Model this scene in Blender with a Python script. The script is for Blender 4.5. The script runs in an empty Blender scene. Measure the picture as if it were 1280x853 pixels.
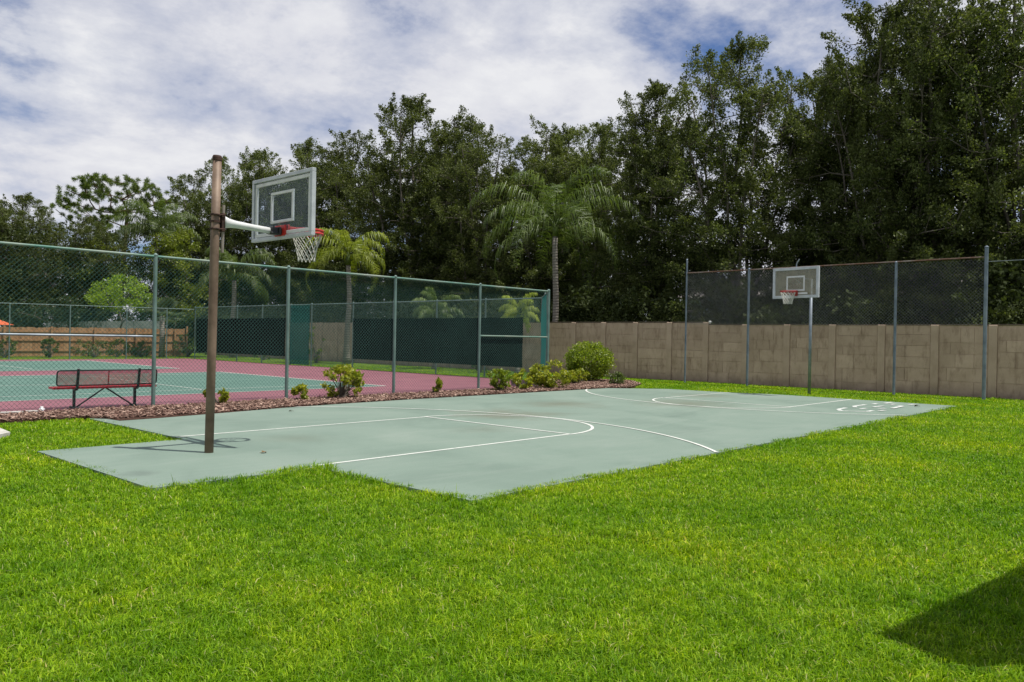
import bpy, math, random
import numpy as np
from mathutils import Vector, Matrix
from mathutils import noise as mnoise

R = math.radians
SC = bpy.context.scene
COL = SC.collection
rng = np.random.default_rng(7)
random.seed(7)

# ------------------------------------------------------------------ mesh helpers
class MB:
    """collects polygons, builds ONE mesh object"""
    def __init__(self):
        self.v = []; self.f = []; self.n = 0
    def add(self, verts, faces):
        b = self.n
        self.v.extend([tuple(map(float, p)) for p in verts]); self.n += len(verts)
        self.f.extend([tuple(i + b for i in f) for f in faces])
    def box(self, x0, x1, y0, y1, z0, z1, bevel=0.0):
        if bevel > 0:
            b = bevel
            vs = []
            for z, i in ((z0, b), (z0 + b, 0), (z1 - b, 0), (z1, b)):
                for (sx, sy) in ((0, 0), (1, 0), (1, 1), (0, 1)):
                    x = (x1 - i) if sx else (x0 + i); y = (y1 - i) if sy else (y0 + i)
                    vs.append((x, y, z))
            fs = [(3, 2, 1, 0), (12, 13, 14, 15)]
            for k in range(3):
                for j in range(4):
                    a = k * 4 + j; c = k * 4 + (j + 1) % 4
                    fs.append((a, c, c + 4, a + 4))
            self.add(vs, fs); return
        vs = [(x0, y0, z0), (x1, y0, z0), (x1, y1, z0), (x0, y1, z0), (x0, y0, z1), (x1, y0, z1), (x1, y1, z1), (x0, y1, z1)]
        self.add(vs, [(3, 2, 1, 0), (4, 5, 6, 7), (0, 1, 5, 4), (1, 2, 6, 5), (2, 3, 7, 6), (3, 0, 4, 7)])
    def bar(self, p, q, w, d, up=(0, 0, 1)):
        p = Vector(p); q = Vector(q); t = (q - p).normalized(); u = Vector(up)
        if abs(t.dot(u)) > .98: u = Vector((1, 0, 0))
        s = t.cross(u).normalized(); u = s.cross(t)
        vs = []
        for c in (p, q):
            for a, b in ((-1, -1), (1, -1), (1, 1), (-1, 1)):
                vs.append(c + s * (a * w / 2) + u * (b * d / 2))
        self.add(vs, [(3, 2, 1, 0), (4, 5, 6, 7), (0, 1, 5, 4), (1, 2, 6, 5), (2, 3, 7, 6), (3, 0, 4, 7)])
    def tube(self, pts, rad, seg=8, caps=True, closed=False):
        pts = [Vector(p) for p in pts]; m = len(pts)
        rads = rad if isinstance(rad, (list, tuple)) else [rad] * m
        vs = []; prev = None
        for i, p in enumerate(pts):
            if closed: t = (pts[(i + 1) % m] - pts[i - 1])
            else: t = pts[min(i + 1, m - 1)] - pts[max(i - 1, 0)]
            t.normalize()
            if prev is None:
                a = Vector((0, 0, 1)) if abs(t.z) < .9 else Vector((1, 0, 0))
                s = t.cross(a).normalized()
            else:
                s = (prev - t * prev.dot(t)).normalized()
            prev = s; u = t.cross(s)
            for k in range(seg):
                an = 2 * math.pi * k / seg
                vs.append(p + (s * math.cos(an) + u * math.sin(an)) * rads[i])
        fs = []
        for i in range(m if closed else m - 1):
            j = (i + 1) % m
            for k in range(seg):
                l = (k + 1) % seg
                fs.append((i * seg + k, i * seg + l, j * seg + l, j * seg + k))
        if caps and not closed:
            fs.append(tuple(range(seg))[::-1]); fs.append(tuple((m - 1) * seg + k for k in range(seg)))
        self.add(vs, fs)
    def poly(self, pts, z):
        self.add([(x, y, z) for x, y in pts], [tuple(range(len(pts)))])
    def prism(self, pts, z0, z1):
        n = len(pts)
        vs = [(x, y, z0) for x, y in pts] + [(x, y, z1) for x, y in pts]
        fs = [tuple(range(n))[::-1], tuple(range(n, 2 * n))]
        for i in range(n):
            j = (i + 1) % n; fs.append((i, j, j + n, i + n))
        self.add(vs, fs)
    def build(self, name, mat, parent=None, smooth=False, loc=None):
        me = bpy.data.meshes.new(name)
        me.from_pydata(self.v, [], self.f); me.update()
        return link(name, me, mat, parent, smooth, loc)

def link(name, me, mat, parent=None, smooth=False, loc=None):
    if mat is not None and len(me.materials) == 0: me.materials.append(mat)
    if smooth: me.polygons.foreach_set('use_smooth', [True] * len(me.polygons))
    o = bpy.data.objects.new(name, me); COL.objects.link(o)
    if parent is not None: o.parent = parent
    if loc is not None: o.location = loc
    return o

def np_mesh(name, verts, faces):
    """verts (N,3); faces list of int arrays (M,k) with any k"""
    me = bpy.data.meshes.new(name)
    verts = np.asarray(verts, np.float32)
    me.vertices.add(len(verts)); me.vertices.foreach_set('co', verts.ravel())
    if not isinstance(faces, list): faces = [faces]
    faces = [np.asarray(f, np.int32) for f in faces if len(f)]
    li = np.concatenate([f.ravel() for f in faces])
    tot = np.concatenate([np.full(len(f), f.shape[1], np.int32) for f in faces])
    start = np.concatenate([[0], np.cumsum(tot)[:-1]]).astype(np.int32)
    me.loops.add(len(li)); me.loops.foreach_set('vertex_index', li)
    me.polygons.add(len(tot)); me.polygons.foreach_set('loop_start', start)
    try: me.polygons.foreach_set('loop_total', tot)
    except Exception: pass
    me.update(calc_edges=True); me.validate()
    return me

def tag(o, label=None, cat=None, group=None, kind=None):
    if label: o['label'] = label
    if cat: o['category'] = cat
    if group: o['group'] = group
    if kind: o['kind'] = kind
    return o
def thing(name, label, cat, loc=(0, 0, 0), rz=0, group=None):
    o = bpy.data.objects.new(name, None); COL.objects.link(o)
    o.location = loc; o.rotation_euler = (0, 0, rz); o.empty_display_size = .2
    return tag(o, label, cat, group)
def dup(root, loc, rz, scale=(1, 1, 1), label=None, group=None):
    r = root.copy(); COL.objects.link(r); r.location = loc; r.rotation_euler = (0, 0, rz); r.scale = scale
    if label: r['label'] = label
    if group: r['group'] = group
    for ch in list(root.children):
        c = ch.copy(); COL.objects.link(c); c.parent = r
        for g in ch.children:
            d = g.copy(); COL.objects.link(d); d.parent = c
    return r

# ------------------------------------------------------------------ materials
def new_mat(name):
    m = bpy.data.materials.new(name); m.use_nodes = True
    nt = m.node_tree; nt.nodes.clear()
    out = nt.nodes.new('ShaderNodeOutputMaterial')
    return m, nt, out
def N(nt, t, **kw):
    n = nt.nodes.new(t)
    for k, v in kw.items():
        if k.startswith('i_'): n.inputs[k[2:].replace('_', ' ')].default_value = v
        else: setattr(n, k, v)
    return n
def ramp(nt, fac, stops):
    r = nt.nodes.new('ShaderNodeValToRGB')
    els = r.color_ramp.elements
    while len(els) < len(stops): els.new(.5)
    for e, (p, c) in zip(els, stops):
        e.position = p; e.color = (*c, 1) if len(c) == 3 else c
    nt.links.new(fac, r.inputs[0]); return r.outputs[0]
def noise_tex(nt, vec, scale, detail=4, rough=.6, dist=0):
    n = nt.nodes.new('ShaderNodeTexNoise')
    n.inputs['Scale'].default_value = scale; n.inputs['Detail'].default_value = detail
    n.inputs['Roughness'].default_value = rough; n.inputs['Distortion'].default_value = dist
    if vec is not None: nt.links.new(vec, n.inputs['Vector'])
    return n.outputs['Fac']
def mix(nt, fac, a, b, blend='MIX'):
    n = nt.nodes.new('ShaderNodeMix'); n.data_type = 'RGBA'; n.blend_type = blend
    for sock, v in ((n.inputs[0], fac), (n.inputs[6], a), (n.inputs[7], b)):
        if isinstance(v, bpy.types.NodeSocket): nt.links.new(v, sock)
        elif isinstance(v, (int, float)): sock.default_value = v
        else: sock.default_value = (*v, 1) if len(v) == 3 else v
    return n.outputs[2]
def objco(nt):
    t = nt.nodes.new('ShaderNodeTexCoord'); return t.outputs['Object']
def bump(nt, h, strength=.3, dist=.02):
    b = nt.nodes.new('ShaderNodeBump'); b.inputs['Strength'].default_value = strength; b.inputs['Distance'].default_value = dist
    nt.links.new(h, b.inputs['Height']); return b.outputs[0]
def principled(nt, out, color, rough=.6, metal=0., spec=.5, normal=None):
    p = nt.nodes.new('ShaderNodeBsdfPrincipled')
    if isinstance(color, bpy.types.NodeSocket): nt.links.new(color, p.inputs['Base Color'])
    else: p.inputs['Base Color'].default_value = (*color, 1)
    if isinstance(rough, bpy.types.NodeSocket): nt.links.new(rough, p.inputs['Roughness'])
    else: p.inputs['Roughness'].default_value = rough
    p.inputs['Metallic'].default_value = metal
    p.inputs['Specular IOR Level'].default_value = spec
    if normal is not None: nt.links.new(normal, p.inputs['Normal'])
    if out is not None: nt.links.new(p.outputs[0], out.inputs[0])
    return p
def mat_noise(name, c1, c2, scale, rough=.6, metal=0, spec=.4, bmp=0, detail=5, lo=.35, hi=.65, bdist=.01):
    m, nt, out = new_mat(name)
    c1 = tuple(x * .84 for x in c1); c2 = tuple(x * .84 for x in c2)
    f = noise_tex(nt, objco(nt), scale, detail)
    col = ramp(nt, f, [(lo, c1), (hi, c2)])
    nrm = bump(nt, noise_tex(nt, objco(nt), scale * 4, 3), bmp, bdist) if bmp else None
    principled(nt, out, col, rough, metal, spec, nrm); return m

def leaf_mat(name, c_dark, c_mid, c_light, trans=.3, rough=.45, spec=.35, patch=.25):
    m, nt, out = new_mat(name)
    c_dark, c_mid, c_light = [tuple(x * .82 for x in c) for c in (c_dark, c_mid, c_light)]
    geo = nt.nodes.new('ShaderNodeNewGeometry')
    base = ramp(nt, geo.outputs['Random Per Island'], [(0, c_dark), (.55, c_mid), (1, c_light)])
    f = noise_tex(nt, objco(nt), patch, 2)
    f = ramp(nt, f, [(.35, (0, 0, 0)), (.68, (1, 1, 1))])
    col = mix(nt, f, base, mix(nt, .5, base, c_light))
    oi = nt.nodes.new('ShaderNodeObjectInfo')
    hsv = nt.nodes.new('ShaderNodeHueSaturation')
    mr = N(nt, 'ShaderNodeMapRange', i_To_Min=.82, i_To_Max=1.18); nt.links.new(oi.outputs['Random'], mr.inputs['Value'])
    nt.links.new(mr.outputs[0], hsv.inputs['Value']); nt.links.new(col, hsv.inputs['Color']); col = hsv.outputs[0]
    p = principled(nt, None, col, rough, 0, spec)
    t = nt.nodes.new('ShaderNodeBsdfTranslucent')
    tc = mix(nt, 1.0, col, (1.25, 1.35, .5), 'MULTIPLY'); nt.links.new(tc, t.inputs['Color'])
    ms = nt.nodes.new('ShaderNodeMixShader'); ms.inputs[0].default_value = trans
    nt.links.new(p.outputs[0], ms.inputs[1]); nt.links.new(t.outputs[0], ms.inputs[2]); nt.links.new(ms.outputs[0], out.inputs[0])
    return m

M = {}
# oak foliage, several kinds
M['oak'] = leaf_mat('oak_leaves', (.016, .028, .008), (.07, .098, .027), (.21, .24, .085), .3, .5, .14)
M['woods'] = leaf_mat('wood_leaves', (.016, .026, .009), (.036, .052, .017), (.075, .095, .032), .22, .6, .1)
M['pine'] = leaf_mat('pine_needles', (.05, .085, .016), (.12, .18, .034), (.21, .27, .06), .35)
M['broad'] = leaf_mat('broad_leaves', (.06, .1, .014), (.16, .23, .028), (.33, .37, .05), .4)
M['lime'] = leaf_mat('lime_leaves', (.09, .16, .015), (.2, .32, .03), (.34, .45, .05), .42)
M['understory'] = leaf_mat('understory_leaves', (.018, .032, .01), (.04, .07, .018), (.08, .12, .03), .28)
M['palm_bright'] = leaf_mat('palm_leaflets_bright', (.13, .18, .012), (.26, .33, .025), (.4, .45, .06), .42, patch=1.2)
M['palm'] = leaf_mat('palm_leaflets', (.035, .07, .018), (.085, .135, .028), (.17, .225, .06), .35, patch=1.2)
M['palm_blue'] = leaf_mat('palmetto_leaf', (.05, .08, .045), (.09, .13, .075), (.15, .2, .12), .3, patch=1.2)
M['croton'] = leaf_mat('shrub_leaves_yellow', (.11, .16, .014), (.26, .33, .024), (.5, .48, .05), .38, patch=3)
M['round'] = leaf_mat('shrub_leaves_green', (.08, .135, .012), (.19, .27, .022), (.35, .41, .04), .38, patch=3)
M['hedge'] = leaf_mat('hedge_leaves', (.03, .06, .012), (.08, .13, .02), (.16, .21, .04), .3, patch=2)
M['bark'] = mat_noise('oak_bark', (.09, .078, .066), (.25, .22, .185), 3.5, .9, 0, .1, .6, lo=.3, hi=.7, bdist=.03)
M['pine_bark'] = mat_noise('pine_bark', (.07, .045, .03), (.2, .13, .09), 3, .9, 0, .1, .6, bdist=.03)
def palm_bark():
    m, nt, out = new_mat('palm_bark')
    co = objco(nt)
    w = nt.nodes.new('ShaderNodeTexWave'); w.wave_type = 'BANDS'; w.bands_direction = 'Z'
    w.inputs['Scale'].default_value = 2.2; w.inputs['Distortion'].default_value = 1.2; w.inputs['Detail'].default_value = 2
    nt.links.new(co, w.inputs['Vector'])
    c = ramp(nt, w.outputs['Fac'], [(.1, (.15, .135, .115)), (.6, (.3, .28, .25))])
    c = mix(nt, noise_tex(nt, co, 4), c, (.16, .14, .12))
    principled(nt, out, c, .9, 0, .1, bump(nt, w.outputs['Fac'], .5, .02)); return m
M['palm_bark'] = palm_bark()

def mat_lawn():
    m, nt, out = new_mat('lawn_soil')
    co = objco(nt)
    c = ramp(nt, noise_tex(nt, co, 9, 6, .7), [(.3, (.05, .085, .006)), (.55, (.09, .15, .01)), (.8, (.13, .19, .018))])
    big = ramp(nt, noise_tex(nt, co, .5, 3), [(.35, (.75, .8, .7)), (.65, (1.1, 1.1, 1.0))])
    c = mix(nt, 1.0, c, big, 'MULTIPLY')
    principled(nt, out, c, .95, 0, .1, bump(nt, noise_tex(nt, co, 30, 4), .8, .03)); return m
M['lawn'] = mat_lawn()
def mat_grass():
    m, nt, out = new_mat('grass_blades')
    geo = nt.nodes.new('ShaderNodeNewGeometry')
    co = objco(nt)
    base = ramp(nt, geo.outputs['Random Per Island'], [(0, (.085, .17, .004)), (.35, (.16, .315, .005)), (.75, (.27, .45, .010)), (.965, (.44, .58, .04)), (.98, (.5, .46, .2)), (1, (.66, .62, .38))])
    patch = ramp(nt, noise_tex(nt, co, .55, 4, .6), [(.34, (.62, .76, .5)), (.5, (.95, .95, .95)), (.66, (1.28, 1.08, .9))])
    fine = ramp(nt, noise_tex(nt, co, 5.5, 5, .7), [(.32, (.6, .7, .5)), (.68, (1.18, 1.12, 1))])
    col = mix(nt, 1., base, patch, 'MULTIPLY'); col = mix(nt, 1., col, fine, 'MULTIPLY')
    p = principled(nt, None, col, .5, 0, .18)
    t = nt.nodes.new('ShaderNodeBsdfTranslucent'); tc = mix(nt, 1., col, (1.25, 1.3, .4), 'MULTIPLY'); nt.links.new(tc, t.inputs['Color'])
    ms = nt.nodes.new('ShaderNodeMixShader'); ms.inputs[0].default_value = .42
    nt.links.new(p.outputs[0], ms.inputs[1]); nt.links.new(t.outputs[0], ms.inputs[2]); nt.links.new(ms.outputs[0], out.inputs[0])
    return m
M['grass'] = mat_grass()

def mat_slab():
    m, nt, out = new_mat('court_paint_green')
    co = objco(nt)
    c = ramp(nt, noise_tex(nt, co, .45, 5, .6, .6), [(.3, (.15, .205, .175)), (.5, (.19, .25, .215)), (.7, (.22, .275, .24))])
    # dusty worn marks stretched along the play direction
    mp = N(nt, 'ShaderNodeMapping'); mp.inputs['Scale'].default_value = (.35, 1.6, 1); nt.links.new(co, mp.inputs['Vector'])
    d = ramp(nt, noise_tex(nt, mp.outputs[0], 1.3, 7, .68, 1.2), [(.5, (0, 0, 0)), (.72, (1, 1, 1))])
    c = mix(nt, mul(nt, d, .45), c, (.255, .3, .27))
    # brown tannin stains at a few places
    for (x, y, r, k) in ((7.6, 1.2, 2.3, .95), (13.5, .4, 2.8, .7), (2.0, .6, 1.2, .3), (10.6, 2.2, 2.4, .65), (5.2, -.4, 1.2, .35), (16.5, 1.6, 2.2, .5)):
        vm = N(nt, 'ShaderNodeVectorMath', operation='DISTANCE'); nt.links.new(co, vm.inputs[0]); vm.inputs[1].default_value = (x, y, 0)
        ad = N(nt, 'ShaderNodeMath', operation='ADD'); nt.links.new(vm.outputs['Value'], ad.inputs[0])
        nn = N(nt, 'ShaderNodeMath', operation='MULTIPLY'); nt.links.new(noise_tex(nt, co, 1.1, 7, .7), nn.inputs[0]); nn.inputs[1].default_value = r * 1.3; nt.links.new(nn.outputs[0], ad.inputs[1])
        f = ramp_map(nt, ad.outputs[0], r * .55, r * 1.25, k, 0)
        c = mix(nt, f, c, (.145, .145, .105))
    # dark rubber spot on the pad
    vm = N(nt, 'ShaderNodeVectorMath', operation='DISTANCE'); nt.links.new(co, vm.inputs[0]); vm.inputs[1].default_value = (-1.0, -1.0, 0)
    ad = N(nt, 'ShaderNodeMath', operation='ADD'); nt.links.new(vm.outputs['Value'], ad.inputs[0]); nn = N(nt, 'ShaderNodeMath', operation='MULTIPLY'); nt.links.new(noise_tex(nt, co, 5, 4), nn.inputs[0]); nn.inputs[1].default_value = .35; nt.links.new(nn.outputs[0], ad.inputs[1])
    c = mix(nt, ramp_map(nt, ad.outputs[0], .18, .45, .55, 0), c, (.09, .115, .105))
    fine = ramp(nt, noise_tex(nt, co, 60, 3), [(.35, (.93, .93, .93)), (.65, (1.05, 1.05, 1.05))])
    c = mix(nt, 1., c, fine, 'MULTIPLY')
    # fine leaf-litter specks
    v = N(nt, 'ShaderNodeTexVoronoi'); v.inputs['Scale'].default_value = 3.2; nt.links.new(co, v.inputs['Vector'])
    c = mix(nt, ramp_map(nt, v.outputs['Distance'], .025, .05, .55, 0), c, (.07, .06, .035))
    c = mix(nt, 1., c, (.81, .84, .80), 'MULTIPLY')
    principled(nt, out, c, .75, 0, .3, bump(nt, noise_tex(nt, co, 160, 2), .25, .004)); return m
def mul(nt, a, k):
    n = N(nt, 'ShaderNodeMath', operation='MULTIPLY'); nt.links.new(a, n.inputs[0]); n.inputs[1].default_value = k; return n.outputs[0]
def ramp_map(nt, val, a, b, ta, tb):
    n = N(nt, 'ShaderNodeMapRange'); n.inputs['From Min'].default_value = a; n.inputs['From Max'].default_value = b
    n.inputs['To Min'].default_value = ta; n.inputs['To Max'].default_value = tb
    nt.links.new(val, n.inputs['Value']); return n.outputs[0]
M['slab'] = mat_slab()
def mat_line():
    m, nt, out = new_mat('line_paint')
    co = objco(nt)
    f = ramp(nt, noise_tex(nt, co, 14, 5, .7), [(.3, (.3, .35, .31)), (.43, (.52, .54, .5)), (.8, (.64, .66, .61))])
    principled(nt, out, f, .7, 0, .3); return m
M['line'] = mat_line()
M['mark'] = mat_noise('chalk_paint', (.36, .4, .37), (.66, .68, .65), 9, .8, lo=.35, hi=.6)
M['pink'] = mat_noise('tennis_paint_pink', (.215, .085, .11), (.265, .11, .135), .8, .8, spec=.25)
M['tgreen'] = mat_noise('tennis_paint_green', (.088, .17, .14), (.11, .2, .165), .8, .8, spec=.25)
M['concrete'] = mat_noise('pale_concrete', (.42, .4, .36), (.58, .56, .52), 6, .9, spec=.2, bmp=.2)
M['mulch'] = mat_noise('mulch_soil', (.05, .028, .02), (.12, .065, .048), 14, .95, spec=.1, bmp=.9, bdist=.04)
def mat_chip():
    m, nt, out = new_mat('mulch_chips')
    geo = nt.nodes.new('ShaderNodeNewGeometry')
    c = ramp(nt, geo.outputs['Random Per Island'], [(0, (.05, .027, .02)), (.45, (.15, .088, .068)), (.8, (.28, .18, .14)), (1, (.46, .33, .26))])
    principled(nt, out, c, .9, 0, .15); return m
M['chip'] = mat_chip()
def mat_wall(name, pil=False):
    m, nt, out = new_mat(name)
    co = objco(nt)
    oi = nt.nodes.new('ShaderNodeObjectInfo')
    cb = nt.nodes.new('ShaderNodeCombineXYZ')
    mm = mul(nt, oi.outputs['Random'], 37.0); nt.links.new(mm, cb.inputs[0]); nt.links.new(mm, cb.inputs[1])
    va = N(nt, 'ShaderNodeVectorMath', operation='ADD'); nt.links.new(co, va.inputs[0]); nt.links.new(cb.outputs[0], va.inputs[1])
    v = va.outputs[0]
    c = ramp(nt, noise_tex(nt, v, 1.6, 5, .6), [(.3, (.405, .298, .225)), (.7, (.52, .39, .305))])
    geo = nt.nodes.new('ShaderNodeNewGeometry')
    blk = ramp(nt, geo.outputs['Random Per Island'], [(0, (.92, .91, .9)), (.75, (1.04, 1.04, 1.04)), (1, (1.1, 1.1, 1.1))])
    c = mix(nt, 0. if pil else 1., c, blk, 'MULTIPLY')
    # vertical rusty-dark weather streaks and blotches
    mp = N(nt, 'ShaderNodeMapping'); mp.inputs['Scale'].default_value = (1.6, 1.6, .55); nt.links.new(v, mp.inputs['Vector'])
    st = ramp(nt, noise_tex(nt, mp.outputs[0], 3.2, 7, .7), [(.5, (0, 0, 0)), (.66, (1, 1, 1))])
    c = mix(nt, mul(nt, st, .12 if pil else .48), c, (.17, .105, .07))
    # darker brown towards the foot, with an uneven upper edge
    sp = nt.nodes.new('ShaderNodeSeparateXYZ'); nt.links.new(co, sp.inputs[0])
    ad = N(nt, 'ShaderNodeMath', operation='ADD'); nt.links.new(sp.outputs[2], ad.inputs[0]); nt.links.new(mul(nt, noise_tex(nt, v, 3, 4), .6), ad.inputs[1])
    c = mix(nt, ramp_map(nt, ad.outputs[0], .3, .75, .6, 0), c, (.13, .105, .075))
    nrm = bump(nt, noise_tex(nt, v, 25, 4), .3, .006)
    principled(nt, out, c, .92, 0, .15, nrm); return m
M['wall'] = mat_wall('precast_wall'); M['pil'] = mat_wall('precast_post', True)
M['coping'] = mat_noise('wall_coping', (.06, .05, .04), (.16, .13, .1), 3, .95, spec=.1)
def mat_wood():
    m, nt, out = new_mat('fence_cedar')
    co = objco(nt)
    geo = nt.nodes.new('ShaderNodeNewGeometry')
    c = ramp(nt, geo.outputs['Random Per Island'], [(0, (.3, .155, .075)), (.5, (.39, .22, .11)), (1, (.48, .29, .155))])
    mp = N(nt, 'ShaderNodeMapping'); mp.inputs['Scale'].default_value = (12, 12, .8); nt.links.new(co, mp.inputs['Vector'])
    c = mix(nt, mul(nt, noise_tex(nt, mp.outputs[0], 2, 4), .45), c, (.26, .14, .065))
    principled(nt, out, c, .85, 0, .2); return m
M['wood'] = mat_wood()
M['grey_wood'] = mat_noise('grey_boards', (.16, .19, .18), (.26, .29, .28), 1.2, .9, spec=.2)
M['galv'] = mat_noise('galvanised_pipe', (.2, .24, .28), (.34, .38, .42), 4, .5, .5, .5)
M['galv_dark'] = mat_noise('old_blue_grey_pipe', (.13, .17, .22), (.24, .29, .34), 3, .55, .3, .5)
M['green_pipe'] = mat_noise('green_coated_pipe', (.1, .17, .15), (.17, .26, .23), 2.5, .5, .0, .5)
M['green_rail'] = mat_noise('green_rail', (.08, .22, .17), (.28, .33, .27), 1.0, .5, .0, .5, lo=.4, hi=.62)
M['rust_rail'] = mat_noise('rusty_rail', (.12, .06, .035), (.2, .17, .15), 1.5, .75, .1, .4, lo=.42, hi=.6)
M['green_wire'] = mat_noise('green_vinyl_wire', (.032, .105, .085), (.06, .165, .135), 1, .45)
M['grey_wire'] = mat_noise('galvanised_wire', (.16, .18, .2), (.25, .28, .3), 1, .45, .4)
def mat_screen(name, col, alpha):
    m, nt, out = new_mat(name)
    co = objco(nt)
    c = mix(nt, noise_tex(nt, co, 1.1, 4), col, tuple(x * 1.5 for x in col))
    p = principled(nt, None, c, .8, 0, .2)
    tl = nt.nodes.new('ShaderNodeBsdfTranslucent'); nt.links.new(c, tl.inputs[0])
    m2 = nt.nodes.new('ShaderNodeMixShader'); m2.inputs[0].default_value = .45; nt.links.new(p.outputs[0], m2.inputs[1]); nt.links.new(tl.outputs[0], m2.inputs[2])
    t = nt.nodes.new('ShaderNodeBsdfTransparent')
    ms = nt.nodes.new('ShaderNodeMixShader'); ms.inputs[0].default_value = alpha
    nt.links.new(t.outputs[0], ms.inputs[1]); nt.links.new(m2.outputs[0], ms.inputs[2]); nt.links.new(ms.outputs[0], out.inputs[0]); return m
M['screen_dark'] = mat_screen('windscreen_black_green', (.01, .023, .022), .9)
M['screen_teal'] = mat_screen('windscreen_teal', (.02, .14, .125), .62)
M['screen_corner'] = mat_screen('windscreen_corner', (.045, .27, .24), .82)
M['pole'] = mat_noise('weathered_brown_pole', (.11, .068, .045), (.27, .19, .135), 3.5, .6, .1, .4, .15, lo=.3, hi=.7)
M['tan_pipe'] = mat_noise('tan_conduit', (.2, .17, .14), (.32, .28, .24), 5, .6)
M['clamp'] = mat_noise('rusty_dark_steel', (.035, .02, .015), (.1, .05, .035), 14, .8, .2)
M['black'] = mat_noise('black_steel', (.012, .012, .013), (.028, .028, .03), 8, .45)
M['white'] = mat_noise('white_enamel', (.62, .63, .62), (.76, .77, .76), 5, .4)
M['alu'] = mat_noise('aluminium_frame', (.45, .48, .5), (.62, .65, .67), 4, .45, .2, .5)
M['red'] = mat_noise('red_enamel', (.5, .02, .015), (.62, .045, .03), 8, .4)
M['dark_red'] = mat_noise('weathered_red', (.26, .015, .015), (.42, .035, .03), 8, .5)
M['bench_red'] = mat_noise('bench_red_vinyl', (.5, .015, .035), (.66, .035, .06), 6, .4)
M['net'] = mat_noise('net_cord', (.5, .49, .45), (.72, .71, .67), 20, .9)
def mat_glass(name, tint, haze):
    m, nt, out = new_mat(name)
    t = nt.nodes.new('ShaderNodeBsdfTransparent'); t.inputs[0].default_value = (.86, .9, .93, 1)
    co = objco(nt)
    c = mix(nt, noise_tex(nt, co, 5, 5), tint, tuple(x * .6 for x in tint))
    p = principled(nt, None, c, .12, 0, .5)
    ms = nt.nodes.new('ShaderNodeMixShader'); nt.links.new(t.outputs[0], ms.inputs[1]); nt.links.new(p.outputs[0], ms.inputs[2])
    nt.links.new(ramp_map(nt, noise_tex(nt, co, 3, 6, .7), .3, .7, haze * .75, haze * 1.25), ms.inputs[0])
    nt.links.new(ms.outputs[0], out.inputs[0]); return m
M['glass'] = mat_glass('hazy_acrylic', (.34, .41, .47), .13)
M['glass_tan'] = mat_glass('yellowed_acrylic', (.33, .31, .22), .62)
M['stucco'] = mat_noise('house_stucco', (.45, .52, .58), (.55, .62, .68), 2, .9, bmp=.2)
M['stucco_tan'] = mat_noise('tan_stucco', (.5, .43, .34), (.58, .5, .4), 2, .9, bmp=.2)
M['roof'] = mat_noise('roof_shingle', (.1, .09, .085), (.2, .18, .165), 6, .9, bmp=.4)
M['dark_glass'] = mat_noise('dark_window', (.02, .03, .04), (.05, .06, .07), 3, .15)
M['orange'] = mat_noise('umbrella_cloth', (.6, .1, .03), (.7, .14, .05), 3, .8)
M['blue'] = mat_noise('blue_tarp', (.02, .06, .3), (.04, .1, .4), 3, .6)
def mat_leaf_dry():
    return mat_noise('dry_leaf', (.12, .075, .03), (.25, .17, .08), 20, .9)
M['dry'] = mat_leaf_dry()
M['soil_lit'] = M['mulch']

# ------------------------------------------------------------------ camera (solved from the court geometry)
CAM = Vector((-4.790, -10.117, 1.632)); YAW, PIT, ROL, FPX = .7391, -.0028, .0184, 990.35
P_EXACT = None
def cam_axes():
    F = Vector((math.cos(YAW) * math.cos(PIT), math.sin(YAW) * math.cos(PIT), math.sin(PIT)))
    Rr = Vector((math.sin(YAW), -math.cos(YAW), 0)); U = Rr.cross(F)
    c, s = math.cos(ROL), math.sin(ROL)
    return F, Rr * c + U * s, U * c - Rr * s
F_, R_, U_ = cam_axes()
cd = bpy.data.cameras.new('camera'); cam = bpy.data.objects.new('camera', cd); COL.objects.link(cam)
cam.matrix_world = Matrix(((R_.x, U_.x, -F_.x, CAM.x), (R_.y, U_.y, -F_.y, CAM.y), (R_.z, U_.z, -F_.z, CAM.z), (0, 0, 0, 1)))
cd.sensor_width = 36; cd.lens = FPX / 1280 * 36; cd.clip_end = 3000; cd.clip_start = .1
SC.camera = cam

# ------------------------------------------------------------------ sun and sky
SUN = Vector((.754, -1.297, 4.05)).normalized()
sd = bpy.data.lights.new('sun', 'SUN'); so = bpy.data.objects.new('sun', sd); COL.objects.link(so)
sd.energy = 5.0; sd.angle = R(.55); sd.color = (1, .955, .88)
so.rotation_euler = SUN.to_track_quat('Z', 'Y').to_euler(); so.location = (0, 0, 60)
W = bpy.data.worlds.new('World'); SC.world = W; W.use_nodes = True
nt = W.node_tree; nt.nodes.clear()
wo = nt.nodes.new('ShaderNodeOutputWorld'); bg = nt.nodes.new('ShaderNodeBackground'); bg.inputs[1].default_value = .085
sky = nt.nodes.new('ShaderNodeTexSky'); sky.sky_type = 'NISHITA'; sky.sun_disc = False
sky.sun_elevation = math.asin(SUN.z); sky.sun_rotation = math.atan2(SUN.x, SUN.y)
sky.air_density = 1.0; sky.dust_density = .6; sky.ozone_density = 1.4
tc = nt.nodes.new('ShaderNodeTexCoord'); sp = nt.nodes.new('ShaderNodeSeparateXYZ'); nt.links.new(tc.outputs['Generated'], sp.inputs[0])
za = N(nt, 'ShaderNodeMath', operation='ADD'); nt.links.new(sp.outputs[2], za.inputs[0]); za.inputs[1].default_value = .27
dx = N(nt, 'ShaderNodeMath', operation='DIVIDE'); nt.links.new(sp.outputs[0], dx.inputs[0]); nt.links.new(za.outputs[0], dx.inputs[1])
dy = N(nt, 'ShaderNodeMath', operation='DIVIDE'); nt.links.new(sp.outputs[1], dy.inputs[0]); nt.links.new(za.outputs[0], dy.inputs[1])
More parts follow.
